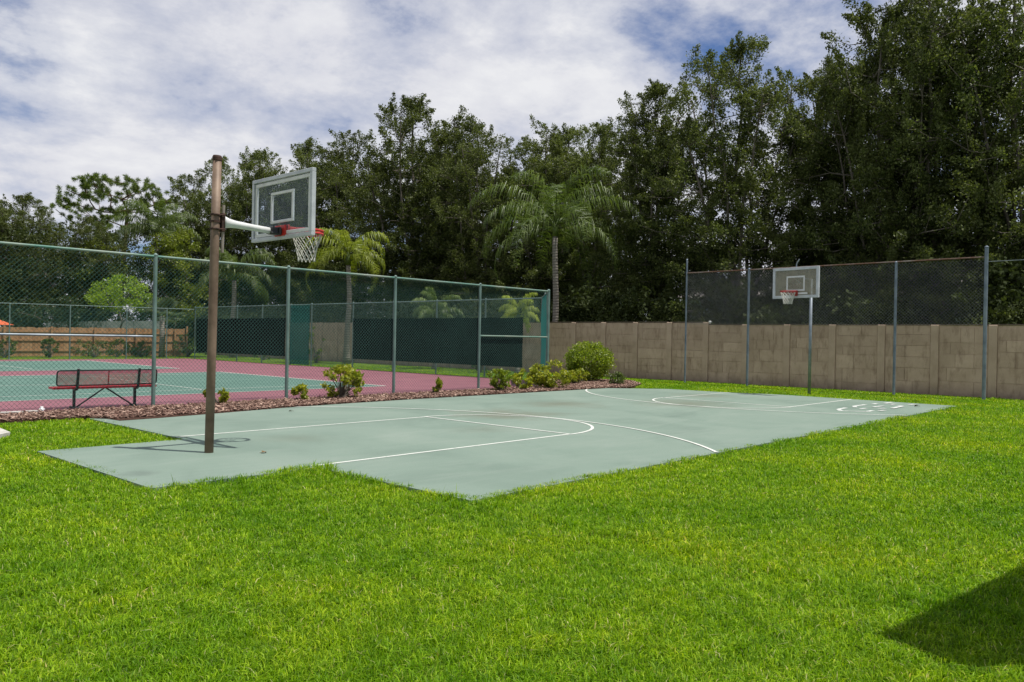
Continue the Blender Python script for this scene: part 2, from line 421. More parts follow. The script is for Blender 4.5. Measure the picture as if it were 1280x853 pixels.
cb = nt.nodes.new('ShaderNodeCombineXYZ'); nt.links.new(dx.outputs[0], cb.inputs[0]); nt.links.new(dy.outputs[0], cb.inputs[1])
mp = N(nt, 'ShaderNodeMapping'); mp.inputs['Rotation'].default_value = (0, 0, R(18)); mp.inputs['Scale'].default_value = (1.0, 1.0, 1); mp.inputs['Location'].default_value = (7.7, 8.1, 0)
nt.links.new(cb.outputs[0], mp.inputs['Vector'])
cov = noise_tex(nt, mp.outputs[0], .8, 3, .5, .2)
det = noise_tex(nt, mp.outputs[0], 3.0, 10, .62, .1)
sm = N(nt, 'ShaderNodeMath', operation='ADD'); nt.links.new(mul(nt, cov, .62), sm.inputs[0]); nt.links.new(mul(nt, det, .46), sm.inputs[1])
mask = ramp(nt, sm.outputs[0], [(.43, (0, 0, 0)), (.515, (.75, .75, .75)), (.60, (1, 1, 1))])
ccol = ramp(nt, det, [(.34, (5.6, 5.9, 7.0)), (.5, (7.2, 7.3, 7.9)), (.66, (8.5, 8.55, 8.8))])
skc = mix(nt, 1.0, sky.outputs[0], (.62, .72, .95), 'MULTIPLY')
nt.links.new(mix(nt, mask, skc, ccol), bg.inputs[0]); nt.links.new(bg.outputs[0], wo.inputs[0])
SC.view_settings.view_transform = 'Standard'; SC.view_settings.look = 'None'; SC.view_settings.gamma = 1; SC.view_settings.exposure = .22
try: SC.view_settings.use_curve_mapping = False
except Exception: pass
SC.cycles.max_bounces = 8; SC.cycles.transparent_max_bounces = 24; SC.cycles.diffuse_bounces = 3; SC.cycles.glossy_bounces = 3
SC.cycles.use_denoising = True

# ------------------------------------------------------------------ ground and courts
def struct(name, mb, mat, parent=None):
    o = mb.build(name, mat, parent)
    if parent is None: o['kind'] = 'structure'
    return o
g = MB(); g.add([(-400, -400, 0), (500, -400, 0), (500, 500, 0), (-400, 500, 0)], [(0, 1, 2, 3)])
struct('ground', g, M['lawn'])

SX0, SX1, SY0, SY1 = .71, 19.2, -4.60, 5.42        # basketball slab
PX0, PY0, PY1 = -1.27, -1.95, 1.52                 # pad under the near pole
ZS = .035
b = MB(); b.prism([(PX0, PY0), (SX0, PY0), (SX0, SY0), (SX1, SY0), (SX1 + .1, .5), (18.7, 2.2), (18.55, 4.0), (17.6, 4.9), (17.1, SY1), (SX0, SY1), (SX0, PY1), (PX0, PY1)], -.1, ZS)
court = struct('basketball_court', b, M['slab'])
ln = MB(); ZL = ZS + .004
def seg(x0, y0, x1, y1, w=.055, z=ZL, mb=None):
    mb = mb or ln
    d = Vector((x1 - x0, y1 - y0)).normalized(); n = Vector((-d.y, d.x)) * w / 2
    mb.add([(x0 - n.x, y0 - n.y, z), (x1 - n.x, y1 - n.y, z), (x1 + n.x, y1 + n.y, z), (x0 + n.x, y0 + n.y, z)], [(0, 1, 2, 3)])
def arc(cx, cy, r, a0, a1, z, w=.055, n=72, mb=None):
    mb = mb or ln
    vs = []; fs = []
    for i in range(n + 1):
        a = R(a0 + (a1 - a0) * i / n)
        vs += [(cx + (r - w / 2) * math.cos(a), cy + (r - w / 2) * math.sin(a), z), (cx + (r + w / 2) * math.cos(a), cy + (r + w / 2) * math.sin(a), z)]
    for i in range(n): fs.append((2 * i, 2 * i + 1, 2 * i + 3, 2 * i + 2))
    mb.add(vs, fs)
LC = 20.57
seg(.72, 1.83, 5.79, 1.83); seg(.72, -1.83, 5.79, -1.83); seg(5.79, -1.83, 5.79, 1.83, z=ZL + .003)
arc(5.79, 0, 1.857, -90, 90, ZL + .0015)
a_lo = math.degrees(math.asin(-4.585 / 6.35)); a_hi = math.degrees(math.asin(5.40 / 6.35))
arc(1.336, 0, 6.35, a_lo, a_hi, ZL + .0045)
f0 = LC - 5.79
seg(f0, 1.83, 18.8, 1.83); seg(f0, -1.83, 19.22, -1.83); seg(f0, -1.83, f0, 1.83, z=ZL + .003)
arc(f0, 0, 1.857, 90, 270, ZL + .0015)
arc(LC - 1.336, 0, 6.35, 180 - math.degrees(math.asin(5.40 / 6.35)), 180 + math.degrees(math.asin(4.585 / 6.35)), ZL + .0045)
ln.build('court_line', M['line'], court)
# freehand painted strokes beside the far key
mk = MB()
strokes = [[(15.8, -2.86), (15.16, -2.9), (14.78, -3.1), (14.92, -3.36), (15.14, -3.6), (15.52, -3.6)],
           [(17.35, -2.82), (16.55, -2.8), (16.18, -2.96)], [(15.74, -3.23), (16.1, -3.24)], [(17.7, -2.9), (18.05, -2.9)],
           [(18.3, -3.02), (18.95, -3.02)], [(16.66, -3.24), (17.3, -3.3)], [(17.93, -3.27), (18.25, -3.3)],
           [(15.5, -3.74), (15.8, -3.8)], [(16.16, -3.53), (16.42, -3.62)], [(16.58, -3.73), (17.6, -3.68), (17.66, -3.54)], [(18.3, -3.65), (18.66, -3.7)]]
for k, s in enumerate(strokes):
    for j, (a, c) in enumerate(zip(s[:-1], s[1:])): seg(a[0], a[1], c[0], c[1], .11, ZL + .0002 * (k * 6 + j + 1), mk)
mk.build('painted_stroke', M['mark'], court)

# tennis courts
ZT = .02
t = MB(); t.prism([(-30, 7.02), (15.75, 7.02), (18.62, 9.7), (18.62, 38.4), (-30, 38.4)], -.1, ZT)
tennis = struct('tennis_court', t, M['pink'])
tg = MB(); tl = MB()
for (y0, y1) in ((10.21, 21.25), (24.85, 35.85)):
    x1, x0 = 11.45, 11.45 - 23.77
    tg.add([(x0, y0, ZT + .004), (x1, y0, ZT + .004), (x1, y1, ZT + .004), (x0, y1, ZT + .004)], [(0, 1, 2, 3)])
    z = ZT + .008
    seg(x0, y0, x1, y0, .06, z, tl); seg(x0, y1, x1, y1, .06, z, tl)
    seg(x0, y0 + 1.37, x1, y0 + 1.37, .05, z, tl); seg(x0, y1 - 1.37, x1, y1 - 1.37, .05, z, tl)
    seg(x1, y0, x1, y1, .09, z + .003, tl); seg(x0, y0, x0, y1, .09, z + .003, tl)
    seg(x1 - 5.49, y0 + 1.37, x1 - 5.49, y1 - 1.37, .05, z + .003, tl); seg(x0 + 5.49, y0 + 1.37, x0 + 5.49, y1 - 1.37, .05, z + .003, tl)
    seg(x0 + 5.49, (y0 + y1) / 2, x1 - 5.49, (y0 + y1) / 2, .05, z, tl)
tg.build('court_surface', M['tgreen'], tennis); tl.build('court_line', M['line'], tennis)

# mulch bed: soil sheet humped a little, plus loose chips
MUL = [(-.9, 5.5), (-.28, 5.55), (.2, 5.58), (.63, 5.5), (.93, 5.05), (.98, 4.6), (1.7, 4.66), (2.56, 4.8), (4.6, 5.18), (6.5, 5.34), (9, 5.46), (17.1, SY1), (17.8, 5.15), (18.6, 5.35), (20.3, 6.2), (21.6, 7.5), (21.2, 8.8), (19.4, 9.7), (18.7, 9.6), (15.9, 7.0), (-.9, 6.9)]
mb = MB(); mb.prism(MUL, -.1, .045)
struct('mulch_bed', mb, M['mulch'])
def inpoly(x, y, poly):
    x = np.asarray(x); y = np.asarray(y); c = np.zeros(x.shape, bool); n = len(poly)
    for i in range(n):
        x1, y1 = poly[i]; x2, y2 = poly[(i + 1) % n]
        m = ((y1 > y) != (y2 > y)) & (x < (x2 - x1) * (y - y1) / (y2 - y1 + 1e-12) + x1); c ^= m
    return c
def chips(n):
    px = rng.uniform(-.9, 21.6, n); py = rng.uniform(4.9, 9.8, n)
    k = inpoly(px, py, MUL); px, py = px[k], py[k]; n = len(px)
    L = rng.uniform(.03, .12, n); Wd = rng.uniform(.012, .035, n); H = rng.uniform(.006, .018, n)
    a = rng.uniform(0, 6.283, n); ti = rng.normal(0, .35, n); z = .05 + rng.uniform(0, .03, n)
    d = np.stack([np.cos(a) * np.cos(ti), np.sin(a) * np.cos(ti), np.sin(ti)], 1)
    s = np.stack([-np.sin(a), np.cos(a), rng.normal(0, .3, n)], 1); u = np.cross(d, s)
    c = np.stack([px, py, z], 1); vs = []
    for i in (-1, 1):
        for j, k2 in ((-1, -1), (1, -1), (1, 1), (-1, 1)):
            vs.append(c + d * (i * L / 2)[:, None] + s * (j * Wd / 2)[:, None] + u * (k2 * H / 2)[:, None])
    v = np.stack(vs, 1).reshape(-1, 3); b0 = (np.arange(n) * 8)[:, None, None]
    f = np.array([(3, 2, 1, 0), (4, 5, 6, 7), (0, 1, 5, 4), (1, 2, 6, 5), (2, 3, 7, 6), (3, 0, 4, 7)])[None] + b0
    return np_mesh('mulch_chips', v, f.reshape(-1, 4))
tag(link('mulch_chips', chips(42000), M['chip']), kind='stuff', label='loose reddish brown mulch chips along the fence foot', cat='mulch')

# concrete path corner at the left edge and mow strip
b = MB(); b.prism([(-1.0, 3.65), (-.93, 4.7), (-4, 5.4), (-4, .4)], -.1, .07); struct('path', b, M['concrete'])
b = MB(); b.prism([(-8, 6.9), (.33, 6.78), (.33, 6.93), (-8, 7.01)], -.1, .09); struct('kerb', b, M['concrete'])

# ------------------------------------------------------------------ grass
def noise2(x, y, s, seed=0):
    """cheap value noise on arrays"""
    x = x * s + seed * 17.3; y = y * s + seed * 9.1
    xi = np.floor(x).astype(np.int64); yi = np.floor(y).astype(np.int64); fx = x - xi; fy = y - yi
    fx = fx * fx * (3 - 2 * fx); fy = fy * fy * (3 - 2 * fy)
    def h(a, b): 
        q = (a * 374761393 + b * 668265263 + seed * 1442695) & 0xffffffff
        q = ((q ^ (q >> 13)) * 1274126177) & 0xffffffff
        return ((q ^ (q >> 16)) & 0xffff) / 65535.
    return (h(xi, yi) * (1 - fx) + h(xi + 1, yi) * fx) * (1 - fy) + (h(xi, yi + 1) * (1 - fx) + h(xi + 1, yi + 1) * fx) * fy

def blades(px, py, hgt, wid, z0=0.0, lean=.8):
    n = len(px)
    az = rng.uniform(0, 6.283, n); face = az + rng.normal(1.57, .5, n)
    le = np.abs(rng.normal(0, lean, n)) + .15
    ca, sa = np.cos(az), np.sin(az); wx, wy = np.cos(face) * wid / 2, np.sin(face) * wid / 2
    b = np.stack([px, py, np.full(n, z0)], 1)
    h1 = hgt * .55; l1 = hgt * le * .35; h2 = hgt * (1 - .35 * np.minimum(le, 1.3)); l2 = hgt * le
    mid = b + np.stack([ca * l1, sa * l1, h1], 1); tip = b + np.stack([ca * l2, sa * l2, h2], 1)
    w = np.stack([wx, wy, np.zeros(n)], 1)
    v = np.stack([b - w, b + w, mid - w * .85, mid + w * .85, tip], 1).reshape(-1, 3)
    i0 = (np.arange(n) * 5)[:, None]
    q = i0 + np.array([[0, 1, 3, 2]]); t3 = i0 + np.array([[2, 3, 4]])
    return v, q, t3
def on_lawn(x, y, grow=0.0):
    g_ = grow
    slab = (x > SX0 + g_) & (x < 18.75 - g_ + np.clip(1.2 - y, 0, 1) * .5) & (y > SY0 + g_) & (y < SY1 + .05)
    pad = (x > PX0 + g_) & (x < SX0 + .3) & (y > PY0 + g_) & (y < PY1 - g_)
    k = ~(slab | pad) & ~inpoly(x, y, MUL)
    k &= ~((y > 6.85) & (x < 15.8)) & ~((y > 6.85) & (x < 18.75) & (y < 38.5) & (y - 6.9 > (x - 15.8) * .93))
    k &= ~inpoly(x, y, [(-1.0, 3.65), (-.93, 4.7), (-4, 5.4), (-4, .4)])
    k &= (x < 24.3)
    return k
def make_grass():
    d0, d1 = 2.2, 44.
    n = 1450000
    # density ~ d^-1.5 in the plane -> pdf(d) ~ d^-.5
    u = rng.uniform(0, 1, n); d = (math.sqrt(d0) + u * (math.sqrt(d1) - math.sqrt(d0))) ** 2
    th = YAW + rng.uniform(-R(44), R(44), n)
    x = CAM.x + d * np.cos(th); y = CAM.y + d * np.sin(th)
    edge = noise2(x, y, 1.3, 5) * .14 + noise2(x, y, 5.0, 3) * .10 - .02
    k = on_lawn(x, y, edge) & (d < 60)
    x, y, d = x[k], y[k], d[k]
    clump = noise2(x, y, 7., 1); big = noise2(x, y, .9, 2)
    k = rng.uniform(0, 1, len(x)) < .5 + .6 * clump
    x, y, d, clump, big = x[k], y[k], d[k], clump[k], big[k]
    h = (.030 + .027 * rng.uniform(0, 1, len(x))) * (.65 + .5 * clump + .35 * big)
    # taller, untrimmed along the slab edges and by the notch corner
    e1 = np.minimum(np.abs(y - SY0) + 10 * ((x < SX0 - .3)), 9) ; e1 = np.where(y < SY0 + .1, e1, 9)
    e2 = np.where((x < SX0 + .15) & (y < PY0 + .1), np.minimum(np.abs(x - SX0), np.abs(y - PY0) + 9 * (x < PX0 - .2)), 9)
    ed = np.minimum(e1, e2)
    h *= 1 + .55 * np.exp(-(ed / .12) ** 2) * (.3 + clump)
    nt_ = np.hypot(x - SX0, y - PY0)
    h *= 1 + .75 * np.exp(-(nt_ / .55) ** 2)
    w = .0058 * np.maximum(d / 4.5, .8) ** .62 * rng.uniform(.7, 1.3, len(x))
    v, q, t3 = blades(x, y, h, w)
    tall = rng.uniform(0, 1, len(x)) < .004
    v2, q2, t32 = blades(x[tall], y[tall], h[tall] * 1.8, w[tall] * .7, 0, .35)
    o = len(v)
    return np_mesh('lawn_grass', np.concatenate([v, v2]), [np.concatenate([q, q2 + o]), np.concatenate([t3, t32 + o])])
tag(link('lawn_grass', make_grass(), M['grass']), 'bright green mown lawn grass around the court', 'grass', kind='stuff')

# ------------------------------------------------------------------ chain link
def chainlink(segs, dia=.0046, cell=.054, step=.45):
    """segs: list of (p0, p1, z0, z1) vertical panels; returns one mesh of crossing wires"""
    V = []; Fq = []; nv = 0
    for (p0, p1, z0, z1) in segs:
        p0 = np.array(p0, float); p1 = np.array(p1, float); L = np.linalg.norm(p1 - p0); t = (p1 - p0) / L; nrm = np.array([-t[1], t[0]])
        H = z1 - z0; sp = cell * math.sqrt(2)
        for sgn in (1, -1):
            s = np.arange(-H, L, sp) if sgn > 0 else np.arange(0, L + H, sp)
            for s0 in s:
                # line: (s0 + sgn*q, q), q in [0,H]
                if sgn > 0: qa, qb = max(0, -s0), min(H, L - s0)
                else: qa, qb = max(0, s0 - L), min(H, s0)
                if qb - qa < .02: continue
                m = max(1, int((qb - qa) / step)); q = np.linspace(qa, qb, m + 1); ss = s0 + sgn * q
                off = nrm * (.0022 * sgn)
                base = p0[None] + t[None] * ss[:, None] + off[None]
                c = np.concatenate([base, (z0 + q)[:, None]], 1)
                d = np.array([t[0] * sgn, t[1] * sgn, 1]) / math.sqrt(2); e = np.array([nrm[0], nrm[1], 0]); f = np.cross(d, e)
                ring = np.stack([c + (e * math.cos(a) + f * math.sin(a)) * dia / 2 for a in (1.57, 3.665, 5.76)], 1)
                V.append(ring.reshape(-1, 3))
                i = (np.arange(m) * 3)[:, None] + nv
                for k in range(3):
                    l = (k + 1) % 3; Fq.append(np.concatenate([i + k, i + l, i + 3 + l, i + 3 + k], 1))
                nv += 3 * (m + 1)
    return np_mesh('chain_mesh', np.concatenate(V), np.concatenate(Fq))
def pipe(name, p, q, r, mat, parent, cap=False, seg=12):
    m = MB(); m.tube([p, q], r, seg)
    return m.build(name, mat, parent, smooth=False)
def post(x, y, h, r, mat, parent, cap=True, lean=(0, 0)):
    m = MB(); m.tube([(x, y, -.05), (x + lean[0], y + lean[1], h)], r, 12)
    if cap: m.tube([(x + lean[0], y + lean[1], h), (x + lean[0], y + lean[1], h + .02), (x + lean[0], y + lean[1], h + .05)], [r * 1.15, r * 1.12, r * .35], 12)
    o = m.build('post', mat, parent)
    cl = MB()
    return o
# near tennis fence
FH = 3.29; FY = 7.14
fn = thing('chain_link_fence', 'tall green chain link tennis fence beside the mulch bed, nearest to the bench', 'fence', (0, 0, 0))
FX = [-7.5, -4.1, -.68, 2.66, 5.92, 9.29, 12.64, 15.95]
for i, x in enumerate(FX): post(x, FY, FH if i else FH, .042 if i not in (7,) else .05, M['green_pipe'], fn)
pipe('top_rail', (FX[0], FY, FH - .02), (FX[-1], FY, FH - .02), .026, M['green_rail'], fn)
pipe('brace_rail', (FX[2] + .04, FY, 1.54), (FX[3] - .04, FY, 1.54), .022, M['galv'], fn)
pipe('brace_rail', (FX[6] + .04, FY, 1.71), (FX[7] - .04, FY, 1.71), .024, M['green_rail'], fn)
link('chain_mesh', chainlink([((FX[0], FY + .05), (FX[-1], FY + .05), .05, FH - .03)], dia=.0056, cell=.064), M['green_wire'], fn)
# chamfered corner
fc = thing('chain_link_fence', 'short slanting run of teal-screened tennis fence at the court corner beside the round shrub', 'fence')
C0, C1 = (15.95, FY), (18.8, 9.82)
post(17.4, 8.5, FH, .04, M['green_pipe'], fc)
pipe('top_rail', (C0[0] + .05, C0[1] + .05, FH - .02), (C1[0] - .03, C1[1] - .03, FH - .02), .026, M['green_rail'], fc)
link('chain_mesh', chainlink([(C0, C1, .05, FH - .03)]), M['green_wire'], fc)
def screen(label, p0, p1, z0, z1, mat, group=None):
    p0 = Vector(p0); p1 = Vector(p1); L = (p1 - p0).length; t = (p1 - p0) / L; n = Vector((-t.y, t.x))
    m = MB(); nx = max(4, int(L / .35)); nz = 8; vs = []; th = .004
    for side in (0, 1):
        for i in range(nx + 1):
            for j in range(nz + 1):
                s = L * i / nx; z = z0 + (z1 - z0) * j / nz
                sag = .012 * math.sin(s * 2.3 + j) + .018 * mnoise.noise((s * 1.3, z * 1.1, p0.x)) - (.0 if j < nz else .02 * (i % 4 == 2))
                p = p0 + t * s + n * (sag + side * th)
                vs.append((p.x, p.y, z - (.03 * abs(math.sin(s * 1.7)) if j == nz else 0)))
    fs = []; q = (nx + 1) * (nz + 1)
    for i in range(nx):
        for j in range(nz):
            a = i * (nz + 1) + j
            fs.append((a, a + nz + 1, a + nz + 2, a + 1)); fs.append((q + a, q + a + 1, q + a + nz + 2, q + a + nz + 1))
    m.add(vs, fs)
    return tag(m.build('windscreen', mat, None, smooth=True), label, 'windscreen', group)
screen('teal mesh windscreen on the slanting corner of the tennis fence', (15.97, FY + .1), (18.72, 9.78), .3, FH - .06, M['screen_corner'])
# back (right) fence of the tennis courts
BX = 18.8
fb = thing('chain_link_fence', 'green chain link fence along the far baseline of the tennis court, with dark screens', 'fence')
for y in (9.82, 12.9, 15.9, 18.9, 22.0, 25.6, 27.6, 30.5, 33.3, 36.0, 38.6): post(BX, y, FH - .03, .036, M['green_pipe'], fb)
pipe('top_rail', (BX, 9.85, FH - .05), (BX, 38.55, FH - .05), .024, M['green_pipe'], fb)
link('chain_mesh', chainlink([((BX + .04, 9.85), (BX + .04, 38.55), .05, FH - .06)], dia=.0062, cell=.07), M['green_wire'], fb)
screen('wide near-black windscreen on the back tennis fence, right of the bright palm trunk', (BX - .06, 10.75), (BX - .06, 21.9), .5, 2.5, M['screen_dark'])
screen('near-black windscreen on the back tennis fence, behind the brown hoop pole', (BX - .06, 28.0), (BX - .06, 38.3), .45, 2.55, M['screen_dark'])
screen('narrow full-height teal windscreen on the back tennis fence beside the dark one', (BX - .06, 25.7), (BX - .06, 27.55), .05, 3.22, M['screen_teal'])
fl = thing('chain_link_fence', 'green chain link fence across the far side of the tennis courts before the wooden fence', 'fence')
for x in (-1.5, 1.5, 4.4, 8.5, 11.5, 14.6, 17.0): post(x, 38.6, 3.0, .034, M['green_pipe'], fl)
pipe('top_rail', (-1.5, 38.6, 2.97), (18.72, 38.6, 3.12), .022, M['green_pipe'], fl)
link('chain_mesh', chainlink([((-1.5, 38.64), (18.72, 38.64), .05, 2.96)], dia=.0062, cell=.07), M['green_wire'], fl)

# ------------------------------------------------------------------ precast wall
WX = 24.5; WH0, WH1 = 2.47, 2.38
wl = thing('concrete_wall', 'long tan precast concrete panel wall with dark stains behind the far hoop', 'wall')
PW = 1.705; ys = [5.85 - PW * k for k in range(-24, 11)]
def panel_mb(h):
    m = MB(); m.box(-.06, .06, .0, PW, 0, h)
    return m
def panel_mesh(h, seed):
    """panel with cast block joints as real grooves: blocks stand 6 mm proud"""
    m = MB(); m.box(0, .1, 0, PW, 0, h); r = random.Random(seed)
    z = .02; rows = []
    while z < h - .12:
        hh = r.choice([.30, .38, .45, .5]); z2 = min(z + hh, h - .01); rows.append((z, z2)); z = z2
    for (za, zb) in rows:
        y = .13
        while y < PW - .14:
            w = r.choice([.4, .55, .8, 1.2, 1.6]); y2 = min(y + w, PW - .13)
            if PW - .13 - y2 < .2: y2 = PW - .13
            m.box(-.010 - r.random() * .006, .002, y + .007, y2 - .007, za + .008, zb - .008)
            y = y2
    me = bpy.data.meshes.new('wall_panel'); me.from_pydata(m.v, [], m.f); me.update(); me.materials.append(M['wall']); return me
pm0 = [panel_mesh(WH0, s) for s in range(3)]; pm1 = [panel_mesh(WH1, s + 10) for s in range(4)]
def pil_mesh(h):
    m = MB(); m.box(-.055, .13, -.12, .12, 0, h + .012, .012)
    me = bpy.data.meshes.new('pilaster'); me.from_pydata(m.v, [], m.f); me.update(); me.materials.append(M['pil']); return me
pl0, pl1 = pil_mesh(WH0), pil_mesh(WH1)
def cop_mesh():
    m = MB(); m.box(-.03, .12, .125, PW - .125, 0, .035, .006)
    me = bpy.data.meshes.new('coping'); me.from_pydata(m.v, [], m.f); me.update(); me.materials.append(M['coping']); return me
cm = cop_mesh()
for i, y in enumerate(ys):
    hi = y > 5.7
    o = link('pilaster', pl0 if hi else pl1, None, wl, loc=(WX, y, -.03))
    o = link('wall_panel', (pm0[i % 3] if y > 5.0 + .9 - .2 else pm1[(i * 3) % 4]), None, wl, loc=(WX, y, -.03))
    o = link('coping', cm, None, wl, loc=(WX, y, -.03 + (WH0 if hi else WH1)))
# white knob on the step of the wall
m = MB(); pts = [(0, 0, .03 * k) for k in range(5)]; m.tube([(0, 0, 0), (0, 0, .02), (0, 0, .05), (0, 0, .085), (0, 0, .11), (0, 0, .12)], [.035, .04, .06, .065, .04, .01], 12)
tag(m.build('wall_finial', M['white'], None, True, (WX + .03, 5.70, WH1 + .02)), 'small white knob on top of the wall where the wall steps down', 'finial')

# high ball-stop fence in front of the wall
fs_ = thing('ball_stop_fence', 'high grey ball stop fence on tall bare posts behind the far backboard', 'fence')
CP = [(23.1, 5.98, 4.88, .035), (23.1, 3.35, 4.40, .045), (23.1, -1.82, 4.38, .045), (23.1, -4.43, 4.72, .055)]
for (x, y, h, r) in CP: post(x, y, h, r, M['galv_dark'], fs_)
pipe('top_rail', (23.1, 5.94, 4.36), (23.1, -4.38, 4.42), .026, M['rust_rail'], fs_)
link('chain_mesh', chainlink([((23.15, 5.95), (23.15, -4.4), 2.32, 4.36)], dia=.0064, cell=.075), M['grey_wire'], fs_)
m = MB(); m.tube([(23.1, -4.43, 4.28), (23.1, -8, 4.3), (23.1, -14, 4.26)], .008, 6); m.build('guy_wire', M['galv'], fs_)

# ------------------------------------------------------------------ hoops
def rect_frame(m, w, h, bw, t0, t1, z0=0.):
    """frame in YZ plane, x from t0..t1"""
    m.box(t0, t1, -w / 2, w / 2, z0, z0 + bw, .004); m.box(t0, t1, -w / 2, w / 2, z0 + h - bw, z0 + h, .004)
    m.box(t0, t1, -w / 2, -w / 2 + bw, z0 + bw + .001, z0 + h - bw - .001, .004); m.box(t0, t1, w / 2 - bw, w / 2, z0 + bw + .001, z0 + h - bw - .001, .004)
def net_mb(r, top_r=.225, depth=.42, seed=0, bot=.12):
    m = MB(); K = 12; rows = 6
    def pt(row, k, jit=True):
        f = row / rows; rr = top_r + (bot - top_r) * (1 - (1 - f) ** 1.7); a = 2 * math.pi * (k + (.5 if row % 2 else 0)) / K
        j = .010 * mnoise.noise((k * 1.7, row * 2.1, seed)) if row else 0
        return ((rr + j) * math.cos(a), (rr + j) * math.sin(a), -.03 - depth * (f ** .9) + j * 1.5)
    for k in range(K):
        for row in range(rows):
            if row % 2 == 0: a, b_ = (k, k), (k, (k - 1) % K)
            else: a, b_ = (k, k), (k, (k + 1) % K)
            m.tube([pt(row, a[0]), pt(row + 1, a[1])], r, 4, False); m.tube([pt(row, b_[0]), pt(row + 1, b_[1])], r, 4, False)
    return m
def hoop(name, label, loc, rz, w, h, zb, zr, mats, offs, netlen=.42):
    """board local +x = towards the field; board plane at x=0"""
    o = thing(name, label, 'basketball hoop', loc, rz)
    return o
# near hoop ---------------------------------------------------
nh = thing('basketball_hoop', 'near basketball hoop on a tall brown pole with a clear backboard and white arm', 'basketball hoop', (0, 0, 0))
m = MB(); m.tube([(.33, 0, -.02), (.345, 0, 1.4), (.36, 0, 2.8), (.375, 0, 3.96)], .058, 20); m.build('pole', M['pole'], nh, smooth=True)
m = MB(); m.tube([(.3748, 0, 3.95), (.3752, 0, 3.99), (.376, 0, 4.015)], [.064, .064, .054], 20); m.build('pole_cap', M['clamp'], nh)
m = MB()
for z in (3.03, 3.13, 3.22): m.tube([(.363, 0, z - .012), (.363, 0, z + .012)], .068, 20)
m.box(.43, .475, -.06, .06, 3.0, 3.25, .006)
for z in (3.03, 3.22):
    for y in (-.075, .075): m.tube([(.3, y, z), (.47, y, z)], .008, 6)
m.build('clamp', M['clamp'], nh)
m = MB(); m.tube([(.452, -.03, 2.72), (.462, -.03, 3.36)], .021, 10); m.build('conduit_pipe', M['tan_pipe'], nh)
m = MB(); m.tube([(.474, 0, 3.135), (.5, 0, 3.135), (.56, 0, 3.13), (.66, 0, 3.125), (.9, 0, 3.113), (1.18, 0, 3.10)], [.085, .08, .062, .05, .045, .043], 18); m.build('arm', M['white'], nh, smooth=True)
m = MB(); m.box(1.17, 1.28, -.055, .055, 3.05, 3.155, .008); m.box(1.28, 1.31, -.08, .08, 3.05, 3.16, .004)
for y in (-.06, .06): m.tube([(1.16, y, 3.07), (1.3, y, 3.07)], .012, 6)
for y in (-.05, .05): m.box(1.31, 1.36, y - .015, y + .015, 3.07, 3.14, .003)
m.build('mount_bracket', M['black'], nh)
BW, BH, BZ, BXn = 1.58, .925, 3.0, 1.37
bo = MB(); bo.box(-.008, .008, -BW / 2 + .03, BW / 2 - .03, .03, BH - .03)
board = bo.build('backboard', M['glass'], nh, loc=(BXn, 0, BZ))
m = MB(); rect_frame(m, BW, BH, .052, -.03, .03); m.build('frame', M['alu'], board)
m = MB()
rect_frame(m, BW - .13, BH - .13, .05, -.0115, .0115, .065); m.build('border_stripe', M['white'], board)
m = MB(); rect_frame(m, .59, .45, .038, -.0118, .0118, .24); m.build('target_square', M['white'], board)
rm = MB()
RZ = 3.165; RC = 1.37 + .15 + .262
n_ = 40
rm.tube([(RC + .23 * math.cos(2 * math.pi * i / n_), .23 * math.sin(2 * math.pi * i / n_), RZ) for i in range(n_)], .018, 8, closed=True)
rm.tube([(RC + .232 * math.cos(2 * math.pi * i / n_), .232 * math.sin(2 * math.pi * i / n_), RZ - .045) for i in range(n_)], .015, 6, closed=True)
rm.box(1.402, 1.425, -.11, .11, RZ - .12, RZ + .04, .004); rm.box(1.425, 1.585, -.125, .125, RZ - .085, RZ + .012, .006)
rm.box(1.425, 1.5, -.075, -.06, RZ - .1, RZ - .0, .002); rm.box(1.425, 1.5, .06, .075, RZ - .1, RZ - .0, .002)
for y in (-1, 1): rm.bar((1.425, y * .09, RZ - .09), (1.62, y * .19, RZ - .02), .014, .014)
for k in range(12):
    a = 2 * math.pi * k / 12; rm.tube([(RC + .23 * math.cos(a), .23 * math.sin(a), RZ - .008), (RC + .23 * math.cos(a), .23 * math.sin(a), RZ - .034)], .005, 5)
rim = rm.build('rim', M['red'], nh)
# red padding plate behind the glass
m = MB(); m.box(1.33, 1.361, -.13, .13, 3.04, 3.19, .003); m.build('rim_plate', M['red'], nh)
o = net_mb(.0058).build('net', M['net'], nh); o.location = (RC, 0, RZ)

# far hoop ----------------------------------------------------
fh = thing('basketball_hoop', 'far basketball hoop on a thin grey pole in front of the tan wall', 'basketball hoop', (19.37, 0, 0), math.pi - .18)
# local: +x towards the court
pw = Matrix.Rotation(-(math.pi - .18), 3, 'Z') @ (Vector((20.65, .02, 0)) - Vector((19.37, 0, 0)))
m = MB(); m.tube([(pw.x, pw.y, -.02), (pw.x, pw.y, 3.75)], .048, 16); m.build('pole', M['galv'], fh, smooth=True)
m = MB()
for z in (3.2, 3.72): m.tube([(pw.x, pw.y, z), (-.05, .0 + pw.y * .3, z)], .03, 8)
m.bar((pw.x, pw.y, 3.3), (-.05, pw.y * .3, 3.68), .03, .03)
m.build('arm', M['galv_dark'], fh)
m = MB(); m.tube([(-.06, -.02, 3.7), (-.06, -.02, 4.1), (-.06, .0, 4.17), (-.06, .05, 4.23), (-.06, .07, 4.27)], .02, 8); m.box(-.08, -.035, -.06, .04, 3.95, 4.02); m.build('top_bracket', M['galv'], fh)
fBW, fBH, fBZ = 1.60, .96, 3.06
